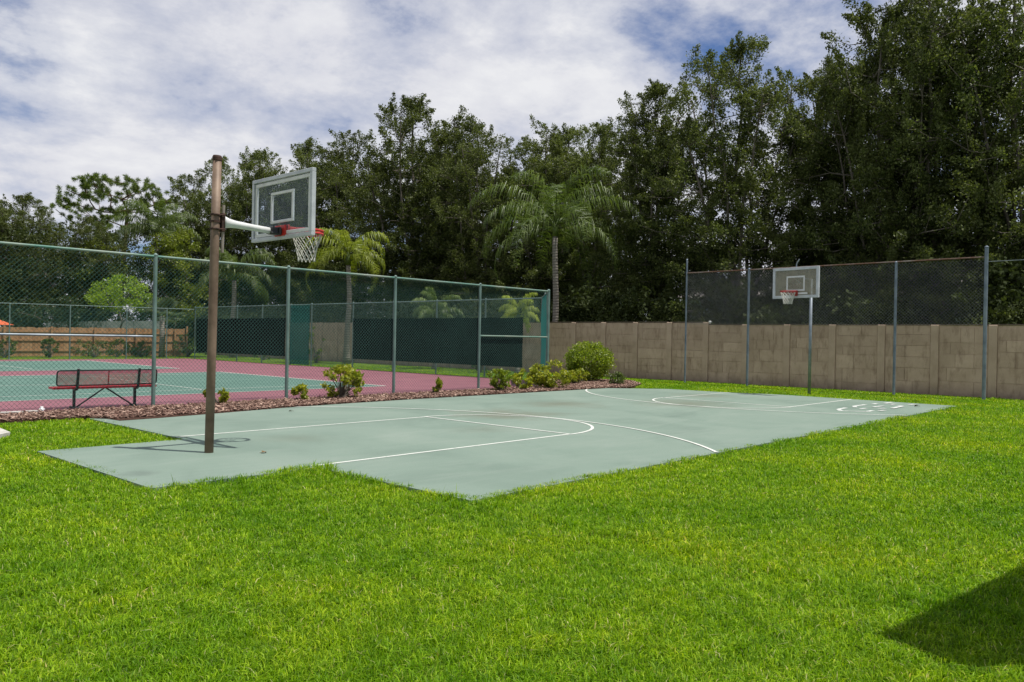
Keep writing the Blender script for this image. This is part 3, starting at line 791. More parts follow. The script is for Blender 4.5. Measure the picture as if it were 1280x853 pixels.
bo = MB(); bo.box(-.008, .008, -fBW / 2 + .03, fBW / 2 - .03, .03, fBH - .03); board2 = bo.build('backboard', M['glass_tan'], fh, loc=(0, 0, fBZ))
m = MB(); rect_frame(m, fBW, fBH, .085, -.03, .03); m.build('frame', M['alu'], board2)
m = MB(); rect_frame(m, .64, .47, .05, .0085, .0118, .22); m.build('target_square', M['white'], board2)
rm = MB(); fRZ = 3.255; fRC = .40
rm.tube([(fRC + .23 * math.cos(2 * math.pi * i / n_), .23 * math.sin(2 * math.pi * i / n_), fRZ) for i in range(n_)], .012, 8, closed=True)
rm.tube([(fRC + .232 * math.cos(2 * math.pi * i / n_), .232 * math.sin(2 * math.pi * i / n_), fRZ - .03) for i in range(n_)], .008, 6, closed=True)
rm.box(.032, .055, -.1, .1, fRZ - .13, fRZ + .04, .004); rm.box(.055, .2, -.07, .07, fRZ - .045, fRZ - .012, .004)
for y in (-1, 1): rm.bar((.055, y * .09, fRZ - .11), (.28, y * .19, fRZ - .02), .016, .016)
rm.build('rim', M['dark_red'], fh)
m = MB(); m.box(.012, .03, .05, .42, .115, .17, .003); m.build('white_plate', M['white'], board2)
o = net_mb(.0062, .225, .36, 3, .125).build('net', M['net'], fh); o.location = (fRC, 0, fRZ)

# ------------------------------------------------------------------ bench (seen from behind)
bn = thing('park_bench', 'red perforated metal bench with black frame behind the chain link fence', 'bench', (1.83, 7.42, .02), R(-3))
def lattice(x0, x1, y0, y1, cell, wd, th):
    m = MB(); L = x1 - x0; H = y1 - y0; s = -H
    for sg in (1, -1):
        for s0 in np.arange(-H, L + H, cell):
            if sg > 0: qa, qb = max(0, -s0), min(H, L - s0)
            else: qa, qb = max(0, s0 - L), min(H, s0)
            if qb - qa < .01: continue
            m.bar((x0 + s0 + sg * qa, y0 + qa, .0015 * sg), (x0 + s0 + sg * qb, y0 + qb, .0015 * sg), wd, th)
    return m
# seat
m = lattice(-.98, .98, .06, .40, .036, .013, .006)
for (a, c) in (((-1, .05), (1, .05)), ((-1, .41), (1, .41)), ((-1, .05), (-1, .41)), ((1, .05), (1, .41))): m.bar((*a, -.008), (*c, -.008), .03, .04)
o = m.build('seat', M['bench_red'], bn, loc=(0, 0, .44))
m = lattice(-.97, .97, .0, .29, .036, .0075, .006); o = m.build('backrest', M['bench_red'], bn, loc=(0, -.02, .50)); o.rotation_euler = (R(82) + .28, 0, 0)
m = MB(); rr = .05; pts = []
for (cx, cz, a0) in ((.93, .25, 0), (-.93, .25, 90), (-.93, .04, 180), (.93, .04, 270)):
    for k in range(5): a = R(a0 + 22.5 * k); pts.append((cx + rr * math.cos(a), cz + rr * math.sin(a), 0))
m.tube(pts, .014, 8, closed=True); m.bar((0, -.0, -.012), (0, .29, -.012), .02, .012)
o = m.build('back_frame', M['black'], bn, loc=(0, -.02, .50)); o.rotation_euler = (R(82) + .28, 0, 0)
for sx in (-.6, .6):
    m = MB(); m.bar((sx, .17, 0.03), (sx, .17, .43), .06, .045); m.bar((sx, -.1, .02), (sx, .42, .02), .05, .03); m.bar((sx, .0, .415), (sx, .4, .415), .05, .03); m.build('leg', M['black'], bn)
    m = MB(); m.tube([(sx, .14, .41), (sx, .02, .405), (sx, -.03, .44), (sx, -.05, .56), (sx, -.11, .83)], .028, 8); m.build('back_support', M['black'], bn)
    m = MB(); m.tube([(0.02 * (1 if sx > 0 else -1), .17, .41), (sx * .92, .17, .03)], .016, 8); m.build('brace', M['black'], bn)

# ------------------------------------------------------------------ wooden and grey fences beyond the tennis courts
wf = thing('wooden_fence', 'orange brown wooden plank fence with rails beyond the tennis courts', 'fence', (0, 43.5, 0))
pk = MB(); r = random.Random(5); x = -12.
while x < 20.4:
    h = 1.66 + .012 * max(0, x) + r.uniform(-.03, .03)
    pk.box(x, x + .138, 0, .022, .04, h); x += .145
pk.build('plank', M['wood'], wf)
for z in (.35, .98, 1.5):
    m = MB(); m.box(-12, 20.5, -.045, -.002, z, z + .09); m.build('rail', M['wood'], wf)
for x in (-8, -5.3, -2.7, .0, 2.1, 4.55, 7.0, 9.55, 12.08, 14.57, 17.15, 19.72, 20.55):
    m = MB(); m.box(x - .055, x + .055, -.15, -.047, 0, 1.86 if x < 20 else 2.08); m.build('post', M['wood'], wf)
gf = thing('board_fence', 'smooth grey board fence rising behind the wooden plank fence', 'fence', (0, 50, 0))
m = MB(); m.add([(13.9, 0, 0), (21.6, 0, 0), (21.6, 0, 2.5), (13.9, 0, 2.22), (13.9, .04, 0), (21.6, .04, 0), (21.6, .04, 2.5), (13.9, .04, 2.22)], [(0, 1, 2, 3), (7, 6, 5, 4), (0, 3, 7, 4), (1, 5, 6, 2), (3, 2, 6, 7)])
m.build('board_panel', M['grey_wood'], gf)
for x in (13.85, 15.8, 17.75, 19.7, 21.65): mm_ = MB(); mm_.box(x - .05, x + .05, -.04, .08, 0, 2.26 + (x - 13.9) * .036); mm_.build('post', M['grey_wood'], gf)
# orange patio umbrella peeking over the fence
um = thing('patio_umbrella', 'orange patio umbrella peeking over the wooden fence', 'umbrella', (9.9, 47, 0))
m = MB(); vs = [(0, 0, 2.38)] + [(1.15 * math.cos(2 * math.pi * k / 8), 1.15 * math.sin(2 * math.pi * k / 8), 1.92) for k in range(8)]
m.add(vs, [(0, 1 + k, 1 + (k + 1) % 8) for k in range(8)]); m.add([(a, b_, c - .01) for a, b_, c in vs], [(0, 1 + (k + 1) % 8, 1 + k) for k in range(8)]); m.build('canopy', M['orange'], um)
m = MB(); m.tube([(0, 0, 0), (0, 0, 2.42)], .025, 8); m.build('pole', M['white'], um)

# ------------------------------------------------------------------ trees
def leaf_quads(c, d, nrm, L, Wd, droop=0.):
    """c centre (n,3); d direction; nrm normal; rhombic leaves"""
    s = np.cross(d, nrm); s /= np.linalg.norm(s, axis=1)[:, None] + 1e-9
    a = c - d * (L / 2)[:, None]; e = c + d * (L / 2)[:, None]
    m_ = c + nrm * (L * .08)[:, None]
    v = np.stack([a, m_ + s * (Wd / 2)[:, None], e, m_ - s * (Wd / 2)[:, None]], 1).reshape(-1, 3)
    f = (np.arange(len(c)) * 4)[:, None] + np.arange(4)[None]
    return v, f
def unit(v): return v / (np.linalg.norm(v, axis=1)[:, None] + 1e-9)
def scatter_leaves(cl, rad, per, L, Wd, rg, flat=.7, up=.5):
    n = len(cl) * per
    c = np.repeat(cl, per, 0); rr = np.repeat(rad, per)
    p = unit(rg.normal(size=(n, 3))) * (rg.uniform(0, 1, n) ** .45)[:, None]
    p[:, 2] *= flat
    c = c + p * rr[:, None]
    d = unit(p * .9 + rg.normal(size=(n, 3)) * .7 + np.array([0, 0, .15])); nn = rg.normal(size=(n, 3)); nn[:, 2] += up
    nn = unit(nn - d * (nn * d).sum(1)[:, None])
    return leaf_quads(c, d, nn, L * rg.uniform(.65, 1.3, n), Wd * rg.uniform(.7, 1.3, n))
def skeleton(tr, cl, rg, tip=.013, expo=2.2, inter=1, par0=None):
    """tr: trunk nodes (k,3) root first; cl: cluster tips. greedy attach; returns edges with radii"""
    nodes = [tuple(p) for p in tr]; par = list(par0) if par0 is not None else [-1] + list(range(len(tr) - 1)); isl = [False] * len(tr)
    axis = np.array(tr)
    ordr = np.argsort([np.min(np.linalg.norm(axis - c, axis=1)) for c in cl])
    cost = [0.] * len(tr); arr = np.array(nodes)
    for i in ordr:
        c = cl[i]
        dv = c - arr; dist = np.linalg.norm(dv, axis=1)
        pen = dist + .28 * np.array(cost) + np.where(dv[:, 2] < -.15 * dist, 1.1 * np.abs(dv[:, 2]), 0)
        j = int(np.argmin(pen)); a = arr[j]
        prev = j; add = []
        k = 2 if dist[j] > 1.2 else 1
        for s in range(1, k + 1):
            f = s / k; p = a + (c - a) * f
            if s < k: p = p + rg.normal(size=3) * .07 * dist[j] + np.array([0, 0, -.04 * dist[j]])
            nodes.append(tuple(p)); par.append(prev); isl.append(s == k); cost.append(cost[prev] + dist[j] / k); prev = len(nodes) - 1; add.append(p)
        arr = np.concatenate([arr, np.array(add)])
    w = np.zeros(len(nodes)); 
    for i in range(len(nodes) - 1, -1, -1):
        if w[i] == 0: w[i] = tip ** expo
        if par[i] >= 0: w[par[i]] += w[i]
    return arr, par, w ** (1 / expo)
def limbs_mesh(name, arr, par, rad, ntr, seg=6, rmin=.0, maxr=9, flare=1.3):
    V = []; Fc = []; nv = 0
    for i in range(1, len(arr)):
        p = par[i]; a, b_ = arr[p], arr[i]; r0 = min(rad[p], maxr) if (i < ntr or par[p] < 0) else min(rad[p], rad[i] * 1.35); r1 = min(rad[i], maxr)
        if i == 1: r0 *= flare
        if r0 < rmin: continue
        t = b_ - a; L = np.linalg.norm(t)
        if L < 1e-4: continue
        t = t / L; q = np.array([0, 0, 1.]) if abs(t[2]) < .9 else np.array([1., 0, 0]); s = np.cross(t, q); s /= np.linalg.norm(s); u = np.cross(t, s)
        sg = 10 if r0 > .1 else (6 if r0 > .03 else 4); an = 2 * np.pi * np.arange(sg) / sg; ring = np.outer(np.cos(an), s) + np.outer(np.sin(an), u)
        V.append(a + ring * r0); V.append(b_ + t * r1 * .3 + ring * r1)
        k = np.arange(sg); l = (k + 1) % sg
        Fc.append(np.stack([nv + k, nv + l, nv + sg + l, nv + sg + k], 1)); nv += 2 * sg
    return np_mesh(name, np.concatenate(V), np.concatenate(Fc))

def tree_meshes(seed, H=16., Rm=4., zb=3.0, ncl=520, per=95, L=.115, Wd=.062, crad=.66, prof='oak', lean=0., gap=.42):
    rg = np.random.default_rng(seed); off = rg.uniform(0, 50, 3)
    ph = rg.uniform(0, 6.28, 4)
    def radius(t, a):
        if prof == 'oak': r = (np.clip(t, 0, 1) ** .38) * (np.clip(1 - t, 0, 1) ** .58) * 1.55
        elif prof == 'pine': r = np.where(t > .25, np.sqrt(np.clip(1 - ((t - .55) / .5) ** 2, 0, 1)), .12)
        elif prof == 'round': r = np.sqrt(np.clip(1 - ((t - .45) / .56) ** 2, 0, 1))
        else: r = (np.clip(t, 0, 1) ** .3) * (np.clip(1 - t, 0, 1) ** .4) * 1.3
        lob = 1 + .22 * np.sin(2 * a + ph[0] + 3 * t) + .16 * np.sin(3 * a + ph[1] - 5 * t) + .12 * np.sin(5 * a + ph[2] + 9 * t)
        return Rm * r * lob
    cl = []
    while len(cl) < ncl:
        t = rg.uniform(0, 1); a = rg.uniform(0, 6.283); rr = radius(np.array(t), a)
        f = rg.uniform(0, 1) ** .42
        if rg.uniform() > .25 + rr / Rm: continue
        p = np.array([f * rr * math.cos(a), f * rr * math.sin(a), zb + t * (H - zb)])
        nz = mnoise.noise(Vector(p * .42 + off)) + .5 * mnoise.noise(Vector(p * 1.0 + off))
        if nz < -.55 + gap: 
            continue
        cl.append(p)
    cl = np.array(cl)
    # trunk, sometimes forked
    nt_ = 7; tz = np.linspace(0, H * .42, nt_); wob = rg.normal(size=(nt_, 2)) * .13; wob[0] = 0; wob = np.cumsum(wob, 0) * .6
    tr = np.stack([wob[:, 0], wob[:, 1], tz], 1)
    arr, par, rad = skeleton(tr, cl, rg)
    trunk = limbs_mesh('trunk', arr, par, rad, nt_, maxr=H * .019)
    crad_ = crad * rg.uniform(.6, 1.25, len(cl))
    v, f = scatter_leaves(cl, crad_, per, L, Wd, rg)
    return trunk, np_mesh('crown', v, f)

def shoots(cl, dirs, per, L, Wd, rg, ln=(.6, 1.15), rad=.40):
    """leaves set along upward-outward shoots"""
    k = len(cl); n = k * per
    Ls = np.repeat(rg.uniform(*ln, k), per); c = np.repeat(cl, per, 0); dd = np.repeat(dirs, per, 0)
    t = rg.uniform(-.45, .55, n); p = unit(rg.normal(size=(n, 3))) * (rg.uniform(0, 1, n) ** .5)[:, None] * (rad * (1.15 - .9 * (t + .45)) * np.repeat(rg.uniform(.7, 1.4, k), per))[:, None]
    c = c + dd * (t * Ls)[:, None] + p
    d = unit(p / rad * .7 + dd * .6 + rg.normal(size=(n, 3)) * .6); nn = rg.normal(size=(n, 3)); nn[:, 2] += .6
    nn = unit(nn - d * (nn * d).sum(1)[:, None])
    return leaf_quads(c, d, nn, L * rg.uniform(.6, 1.3, n), Wd * rg.uniform(.7, 1.3, n))
def oak_meshes(seed, H=16., Rm=4.4, nlead=7, ncl=760, per=165, L=.118, Wd=.064, spread=.62, low=.13, open_=.0):
    rg = np.random.default_rng(seed); off = rg.uniform(0, 50, 3)
    # trunk and ascending leaders
    hf = H * rg.uniform(.16, .24); nt_ = 5
    wob = np.cumsum(rg.normal(size=(nt_, 2)) * .1, 0); wob[0] = 0
    tr = np.stack([wob[:, 0], wob[:, 1], np.linspace(0, hf, nt_)], 1)
    nodes = [tuple(p) for p in tr]; par = [-1] + list(range(nt_ - 1)); lead = []; a0 = rg.uniform(0, 6.28)
    for k in range(nlead):
        a = a0 + k * 2.399; r = Rm * spread * (0.12 if k == 0 else rg.uniform(.35, 1.)); top = H * (1. if k == 0 else rg.uniform(.84, .99) - .14 * r / Rm)
        prev = nt_ - 1 - (k % 2); q = np.array(nodes[prev]); pl = [q]
        for j in range(1, 9):
            f = j / 8; rr = r * (f ** .75); p = np.array([q[0] + rr * math.cos(a + .25 * math.sin(3 * f + k)), q[1] + rr * math.sin(a + .25 * math.sin(3 * f + k)), q[2] + (top - .35 - q[2]) * f]) + rg.normal(size=3) * .09
            nodes.append(tuple(p)); par.append(prev); prev = len(nodes) - 1; pl.append(p)
        lead.append((np.array(pl), r))
    cl = []; dirs = []
    while len(cl) < ncl:
        k = rg.integers(0, nlead + 1); pl, r = lead[min(k, nlead - 1)] if k < nlead else lead[0]
        f = 1 - rg.uniform(0, 1) ** 1.15 * .97; x = f * 8; i = min(int(x), 7); c = pl[i] + (pl[i + 1] - pl[i]) * (x - i)
        R0 = Rm * .60 * math.sqrt(max(0, 1 - f ** 3.6)) * (1.0 if f > .3 else .35 + 2.1 * f) + .22
        a = rg.uniform(0, 6.283); rr = R0 * rg.uniform(0, 1) ** .55
        lf = .75 + .4 * mnoise.noise(Vector((math.cos(a) * 1.3 + off[0], math.sin(a) * 1.3 + off[1], f * 5 + k * 7)))
        rr *= max(.3, lf + .2)
        p = c + np.array([rr * math.cos(a), rr * math.sin(a), rg.normal() * .2 - .12 * rr])
        if p[2] < H * low: continue
        if mnoise.noise(Vector(p * .8 + off)) < -.30 + open_: continue
        cl.append(p); o = np.array([math.cos(a), math.sin(a), 0]) * (.25 + .75 * rr / (R0 + .01)); o = o + np.array([0, 0, .3 + .45 * f]) + rg.normal(size=3) * .45; dirs.append(o / np.linalg.norm(o))
    # skirt of low drooping boughs
    for _ in range(int(ncl * .2)):
        a = rg.uniform(0, 6.283); rr = Rm * .95 * rg.uniform(.15, 1) ** .6; p = np.array([rr * math.cos(a), rr * math.sin(a), H * low + rg.uniform(0, H * .27)])
        if mnoise.noise(Vector(p * .6 + off)) < -.15: continue
        cl.append(p); o = np.array([math.cos(a), math.sin(a), .25]) + rg.normal(size=3) * .3; dirs.append(o / np.linalg.norm(o))
    cl = np.array(cl); dirs = np.array(dirs)
    arr, par, rad = skeleton(nodes, cl - dirs * .3, rg, par0=par)
    trunk = limbs_mesh('trunk', arr, par, rad, len(nodes), maxr=H * .02)
    v, f = shoots(cl, dirs, per, L, Wd, rg)
    return trunk, np_mesh('crown', v, f)

def tree_proto(name, label, cat, meshes, leafmat, barkmat, group=None):
    t = thing(name, label, cat, (0, 0, 0), 0, group)
    link('trunk', meshes[0], barkmat, t); link('crown', meshes[1], leafmat, t)
    return t
OAKS = [oak_meshes(11, Rm=4.9, nlead=8, spread=.72, ncl=760, open_=.08), oak_meshes(12, Rm=5.3, nlead=9, spread=.74, ncl=780, open_=.1), oak_meshes(23, Rm=4.5, nlead=7, spread=.62),
        oak_meshes(14, Rm=5.4, nlead=9, spread=.78, ncl=720, open_=.16), oak_meshes(15, Rm=5.0, nlead=8, spread=.68, open_=.01)]
def ray(u, v):
    return (F_ + R_ * ((u - 640) / FPX) - U_ * ((v - 426.5) / FPX))
def at_x(u, v, X):
    d = ray(u, v); return CAM + d * ((X - CAM.x) / d.x)
def at_y(u, v, Y):
    d = ray(u, v); return CAM + d * ((Y - CAM.y) / d.y)
TG = 'oak trees in the row behind the wall'
oak_list = [  # u, v of the top, X, variant, width scale, label
    (1285, -60, 32.0, 3, .98, 'big dark oak above the wall at the right edge of the photo'),
    (1185, -85, 32.0, 0, 1.0, 'tallest dark oak behind the wall, directly above the rightmost ball stop fence post'),
    (1118, -5, 31.0, 1, .8, 'dark oak behind the wall just right of the far hoop, beside the tallest'),
    (1034, 70, 34.0, 2, .95, 'slimmer oak behind the wall directly above the far backboard'),
    (935, 46, 31.0, 4, 1.02, 'pale green oak with visible grey limbs, left of the far backboard'),
    (824, 102, 31.5, 2, .92, 'pointed oak behind the wall, left of the ball stop fence'),
    (755, 148, 34.0, 1, .95, 'lower dark oak right behind the big palm fronds on their right side'),
    (672, 150, 33.0, 0, 1.05, 'dark oak standing directly behind the big feathery palm'),
    (606, 148, 31.5, 3, 1.0, 'dark oak behind the tennis fence, left of the big feathery palm'),
    (520, 122, 31.0, 4, 1.2, 'tall dark oak above the wide dark windscreen, highest one left of the big palm'),
    (436, 162, 32.0, 0, 1.1, 'dark oak rising behind the bright yellow green palm'),
    (385, 172, 34.0, 2, 1.15, 'oak behind the near backboard, its crown showing through the glass'),
    (322, 184, 32.0, 1, 1.1, 'oak between the brown hoop pole and the near backboard'),
    (268, 196, 31.0, 3, 1.0, 'oak with thin pale top behind the top of the brown hoop pole'),
    (565, 158, 37.5, 1, 1.1, 'background oak filling the notch right of the highest oak left of the big palm'),
    (715, 158, 38.0, 4, 1.1, 'background oak whose top shows over the right half of the big palm'),
]
protos = []
first = {}
for i, (u, v, X, k, ws, lab) in enumerate(oak_list):
    p = at_x(u, v, X); s = p.z / 16.0
    if k not in first:
        o = tree_proto('oak_tree', lab, 'tree', OAKS[k], M['oak'], M['bark'], TG); first[k] = o
        o.location = (p.x, p.y, 0); o.rotation_euler = (0, 0, i * 1.7); o.scale = (ws * (s * .5 + .5), ws * (s * .5 + .5), s)
    else:
        dup(first[k], (p.x, p.y, 0), i * 1.7, (ws * (s * .5 + .5), ws * (s * .5 + .5), s), lab, TG)
LG = 'trees beyond the wooden fence'
for i, (u, v, Y, k, ws, lab) in enumerate([
    (-25, 232, 58, 1, 1.0, 'grey green oak at the left edge of the photo, beyond the wooden fence'),
    (35, 243, 60, 4, .95, 'dull green oak near the left edge, just left of the pine'),
    (95, 268, 55, 3, 1.0, 'low dark oak under the left side of the pine crown'),
    (228, 262, 58, 0, .9, 'dark oak with yellowish edge just left of the brown hoop pole')]):
    p = at_y(u, v, Y); s = p.z / 16.0
    dup(first[k], (p.x, p.y, 0), i * 2.1 + .4, (ws * (s * .4 + .6), ws * (s * .4 + .6), s), lab, LG)
# pine with tufted flat crown
def pine_meshes(seed):
    rg = np.random.default_rng(seed); cl = []
    while len(cl) < 95:
        a = rg.uniform(0, 6.283); f = rg.uniform(0, 1) ** .5; z = rg.uniform(10.2, 15.6)
        lim = 5.2 * math.sqrt(max(0, 1 - ((z - 12.6) / 3.3) ** 2))
        p = np.array([f * lim * math.cos(a), f * lim * math.sin(a), z])
        if mnoise.noise(Vector(p * .35)) < -.05: continue
        cl.append(p)
    cl = np.array(cl); tr = np.stack([np.linspace(0, .6, 9), np.linspace(0, -.4, 9), np.linspace(0, 13, 9)], 1)
    arr, par, rad = skeleton(tr, cl, rg, tip=.03)
    tuft = np.repeat(cl, 4, 0) + rg.normal(size=(len(cl) * 4, 3)) * np.array([.45, .45, .22])
    n = len(tuft); per = 90; c = np.repeat(tuft, per, 0); d = unit(rg.normal(size=(n * per, 3)) + np.array([0, 0, .35])); Ln = rg.uniform(.28, .42, n * per)
    nn = rg.normal(size=(n * per, 3)); nn = unit(nn - d * (nn * d).sum(1)[:, None])
    v, f = leaf_quads(c + d * (Ln / 2)[:, None], d, nn, Ln, np.full(n * per, .035))
    return limbs_mesh('trunk', arr, par, rad, 9, maxr=.24), np_mesh('crown', v, f)
pp = at_y(150, 224, 66); pt_ = tree_proto('pine_tree', 'pine with a flat tufted bright crown above the trees at left', 'tree', pine_meshes(4), M['pine'], M['pine_bark'])
pt_.location = (pp.x, pp.y, 0); s = pp.z / 15.8; pt_.scale = (s, s, s); pt_.rotation_euler = (0, 0, .6)
# understory light-green trees
def small_tree(name, lab, u, v, Y, seed, mat, w, zb, prof='round', ncl=120, per=80, L=.14, cr=.5, H=None):
    p = at_y(u, v, Y); ms = tree_meshes(seed, p.z, w, zb, ncl, per, L, L * .55, cr, prof, gap=.3)
    o = tree_proto(name, lab, 'tree', ms, mat, M['bark']); o.location = (p.x, p.y, 0); return o
small_tree('young_tree', 'bright lime green spreading young tree in the shade behind the left tennis fence', 150, 347, 47, 31, M['lime'], 2.5, 3.2, 'tall', 60, 90, .16, .55)
small_tree('broadleaf_tree', 'yellow green leafy tree right of the pine, beside the feathery palm top', 118, 322 - 20, 54, 33, M['broad'], 2.6, 2.5, 'round', 120, 90, .17, .6)
small_tree('broadleaf_tree', 'fresh green bushy tree just left of the brown hoop pole below the oaks', 222, 288, 52, 34, M['broad'], 2.4, 2.5, 'round', 120, 90, .17, .6)
small_tree('young_tree', 'grey green young tree low behind the left tennis fence', 72, 372, 48, 35, M['understory'], 1.6, 1.6, 'round', 60, 80, .13, .5)

# palms
def frond(V, Fc, nv, base, az, el, Ln, sag, rg, nl=46, ll=.55, lw=.032, drp=.85):
    N_ = 14; pts = []; p = np.array(base, float); e = el; ds = Ln / N_
    h = np.array([math.cos(az), math.sin(az), 0])
    for i in range(N_ + 1):
        pts.append(p.copy()); t = h * math.cos(e) + np.array([0, 0, math.sin(e)]); p = p + t * ds; e -= sag / N_ * (.5 + 1.1 * i / N_)
    pts = np.array(pts); side = np.array([-h[1], h[0], 0])
    # rachis
    for i in range(N_):
        r0 = .028 * (1 - i / N_) + .006; a, b_ = pts[i], pts[i + 1]; up = np.array([0, 0, 1.])
        V.append(np.array([a + side * r0, a - side * r0, a - up * r0, b_ + side * r0 * .9, b_ - side * r0 * .9, b_ - up * r0 * .9]))
        Fc.append(np.array([(0, 1, 4, 3), (1, 2, 5, 4), (2, 0, 3, 5)]) + nv); nv += 6
    for s in (-1, 1):
        for k in range(nl):
            f = .14 + .86 * (k + rg.uniform(-.3, .3)) / nl; f = min(max(f, .1), .999); x = f * N_; i = int(x); fr = x - i; q = pts[i] * (1 - fr) + pts[min(i + 1, N_)] * fr
            t = pts[min(i + 1, N_)] - pts[i]; t /= np.linalg.norm(t) + 1e-9
            L_ = ll * (math.sin(math.pi * (.15 + .8 * f)) ** .6) * rg.uniform(.8, 1.15)
            dr = side * s * rg.uniform(.6, 1.) + t * rg.uniform(.25, .6) + np.array([0, 0, rg.uniform(-.45, .45)]); dr /= np.linalg.norm(dr)
            d2 = dr * (1 - drp) + np.array([0, 0, -1]) * drp * rg.uniform(.7, 1.2) + t * .15; d2 /= np.linalg.norm(d2)
            m1 = q + dr * L_ * .4; tp = m1 + d2 * L_ * .65
            wv = t * lw / 2 + np.array([0, 0, .3 * lw * rg.uniform(-1, 1)])
            V.append(np.array([q - wv * .6, q + wv * .6, m1 + wv, m1 - wv, tp])); Fc.append(np.array([(0, 1, 2, 3)]) + nv); Fc.append(np.array([(3, 2, 4)]) + nv); nv += 5
    return nv
def palm(name, label, loc, ht, fl, nf, mat, seed, group=None, tr=.13, ll=.55, lw=.034, sag=2.2, nl=46, elmin=-.1):
    rg = np.random.default_rng(seed); o = thing(name, label, 'palm', loc, 0, group)
    m = MB(); k = 14; pts = [(.05 * math.sin(i * .5 + seed), .04 * math.cos(i * .4), ht * i / k) for i in range(k + 1)]
    m.tube(pts, [tr * (1.5 - .5 * min(1, i * .4)) * (1 - .25 * i / k) for i in range(k + 1)], 12); m.build('trunk', M['palm_bark'], o, True)
    m = MB(); b_ = pts[-1]; m.tube([b_, (b_[0], b_[1], ht + .35), (b_[0], b_[1], ht + .75)], [tr * .95, tr * .85, tr * .4], 10); m.build('crown_shaft', M['hedge'], o, True)
    V = []; Fc = []; nv = 0
    for i in range(nf):
        el = elmin + (1.35 - elmin) * ((i + .5) / nf) ** .9; az = i * 2.399 + rg.uniform(-.2, .2)
        nv = frond(V, Fc, nv, (b_[0], b_[1], ht + .35 + .3 * i / nf), az, el, fl * rg.uniform(.85, 1.1), sag * rg.uniform(.75, 1.1), rg, nl, ll, lw)
    q = [f for f in Fc if f.shape[1] == 4]; t3 = [f for f in Fc if f.shape[1] == 3]
    link('fronds', np_mesh('fronds', np.concatenate(V), [np.concatenate(q), np.concatenate(t3)]), mat, o)
    return o
palm('queen_palm', 'bright yellow green queen palm between the two dark windscreens', (22.9, 28.1, 0), 5.75, 3.5, 15, M['palm_bright'], 3, tr=.17, ll=.85, lw=.04, sag=2.8, nl=52, elmin=.1)
pv = at_x(693, 402, 26.6)
palm('queen_palm', 'large feathery queen palm rising above the wall behind the tennis fence corner', (pv.x, pv.y, 0), 6.9, 5.3, 19, M['palm'], 5, tr=.17, ll=1.15, lw=.03, sag=2.4, nl=58, elmin=.0)
palm('queen_palm', 'queen palm behind the tennis fence, just right of the brown hoop pole', (22.4, 40.5, 0), 5.3, 3.4, 15, M['palm'], 8, tr=.19, ll=1.0, lw=.045, sag=2.2, nl=56)
pv = at_y(196, 285, 54)
palm('queen_palm', 'tall feathery palm top left of the brown hoop pole, among the oaks', (pv.x, pv.y, 0), pv.z - .6, 3.8, 18, M['palm'], 9, tr=.18, ll=1.1, lw=.05, sag=1.9, nl=60)
pv = at_x(545, 388, 22.6)
palm('pygmy_palm', 'small green palm peeking over the wide dark windscreen', (pv.x, pv.y, 0), 2.4, 1.9, 13, M['palm'], 12, tr=.1, ll=.45, lw=.04, sag=2.0)
pv = at_x(648, 388, 22.8)
palm('pygmy_palm', 'lime green palm tuft over the right end of the wide dark windscreen', (pv.x, pv.y, 0), 2.4, 1.3, 11, M['palm_bright'], 13, tr=.09, ll=.4, lw=.04, sag=2.0)
def palmetto(label, loc, ht, rad, seed):
    rg = np.random.default_rng(seed); o = thing('fan_palm', label, 'palm', loc)
    m = MB(); m.tube([(0, 0, 0), (.03, 0, ht * .5), (0, .02, ht)], [.2, .17, .16], 10); m.build('trunk', M['palm_bark'], o, True)
    V = []; Fc = []; nv = 0
    for i in range(20):
        az = i * 2.399; el = rg.uniform(-.35, 1.2); h = np.array([math.cos(az) * math.cos(el), math.sin(az) * math.cos(el), math.sin(el)]); c = np.array([0, 0, ht]) + h * rad * .5
        side = np.array([-math.sin(az), math.cos(az), 0]); up = np.cross(h, side) * -1
        V.append(np.array([np.array([0, 0, ht]) + side * .012, np.array([0, 0, ht]) - side * .012, c - side * .008, c + side * .008])); Fc.append(np.array([(0, 1, 2, 3)]) + nv); nv += 4
        for k in range(26):
            a = -2.1 + 4.2 * k / 25; d = h * math.cos(a) + side * math.sin(a); Lf = rad * .55 * (.75 + .25 * math.cos(a)); m1 = c + d * Lf * .6; tp = m1 + (d + np.array([0, 0, -.7])) * Lf * .35
            w = np.cross(d, up); w /= np.linalg.norm(w) + 1e-9; w = w * .028
            V.append(np.array([c - w * .3, c + w * .3, m1 + w, m1 - w])); Fc.append(np.array([(0, 1, 2, 3)]) + nv); nv += 4
            V.append(np.array([m1 - w, m1 + w, tp, tp])[:3]); Fc.append(np.array([(0, 1, 2)]) + nv); nv += 3
    link('fronds', np_mesh('fronds', np.concatenate(V), [np.concatenate([f for f in Fc if f.shape[1] == 4]), np.concatenate([f for f in Fc if f.shape[1] == 3])]), M['palm_blue'], o)
pv = at_y(203, 390, 41.5); palmetto('grey green fan palm behind the left tennis fence beside the wooden fence end', (pv.x, pv.y, 0), pv.z - .3, 1.6, 4)

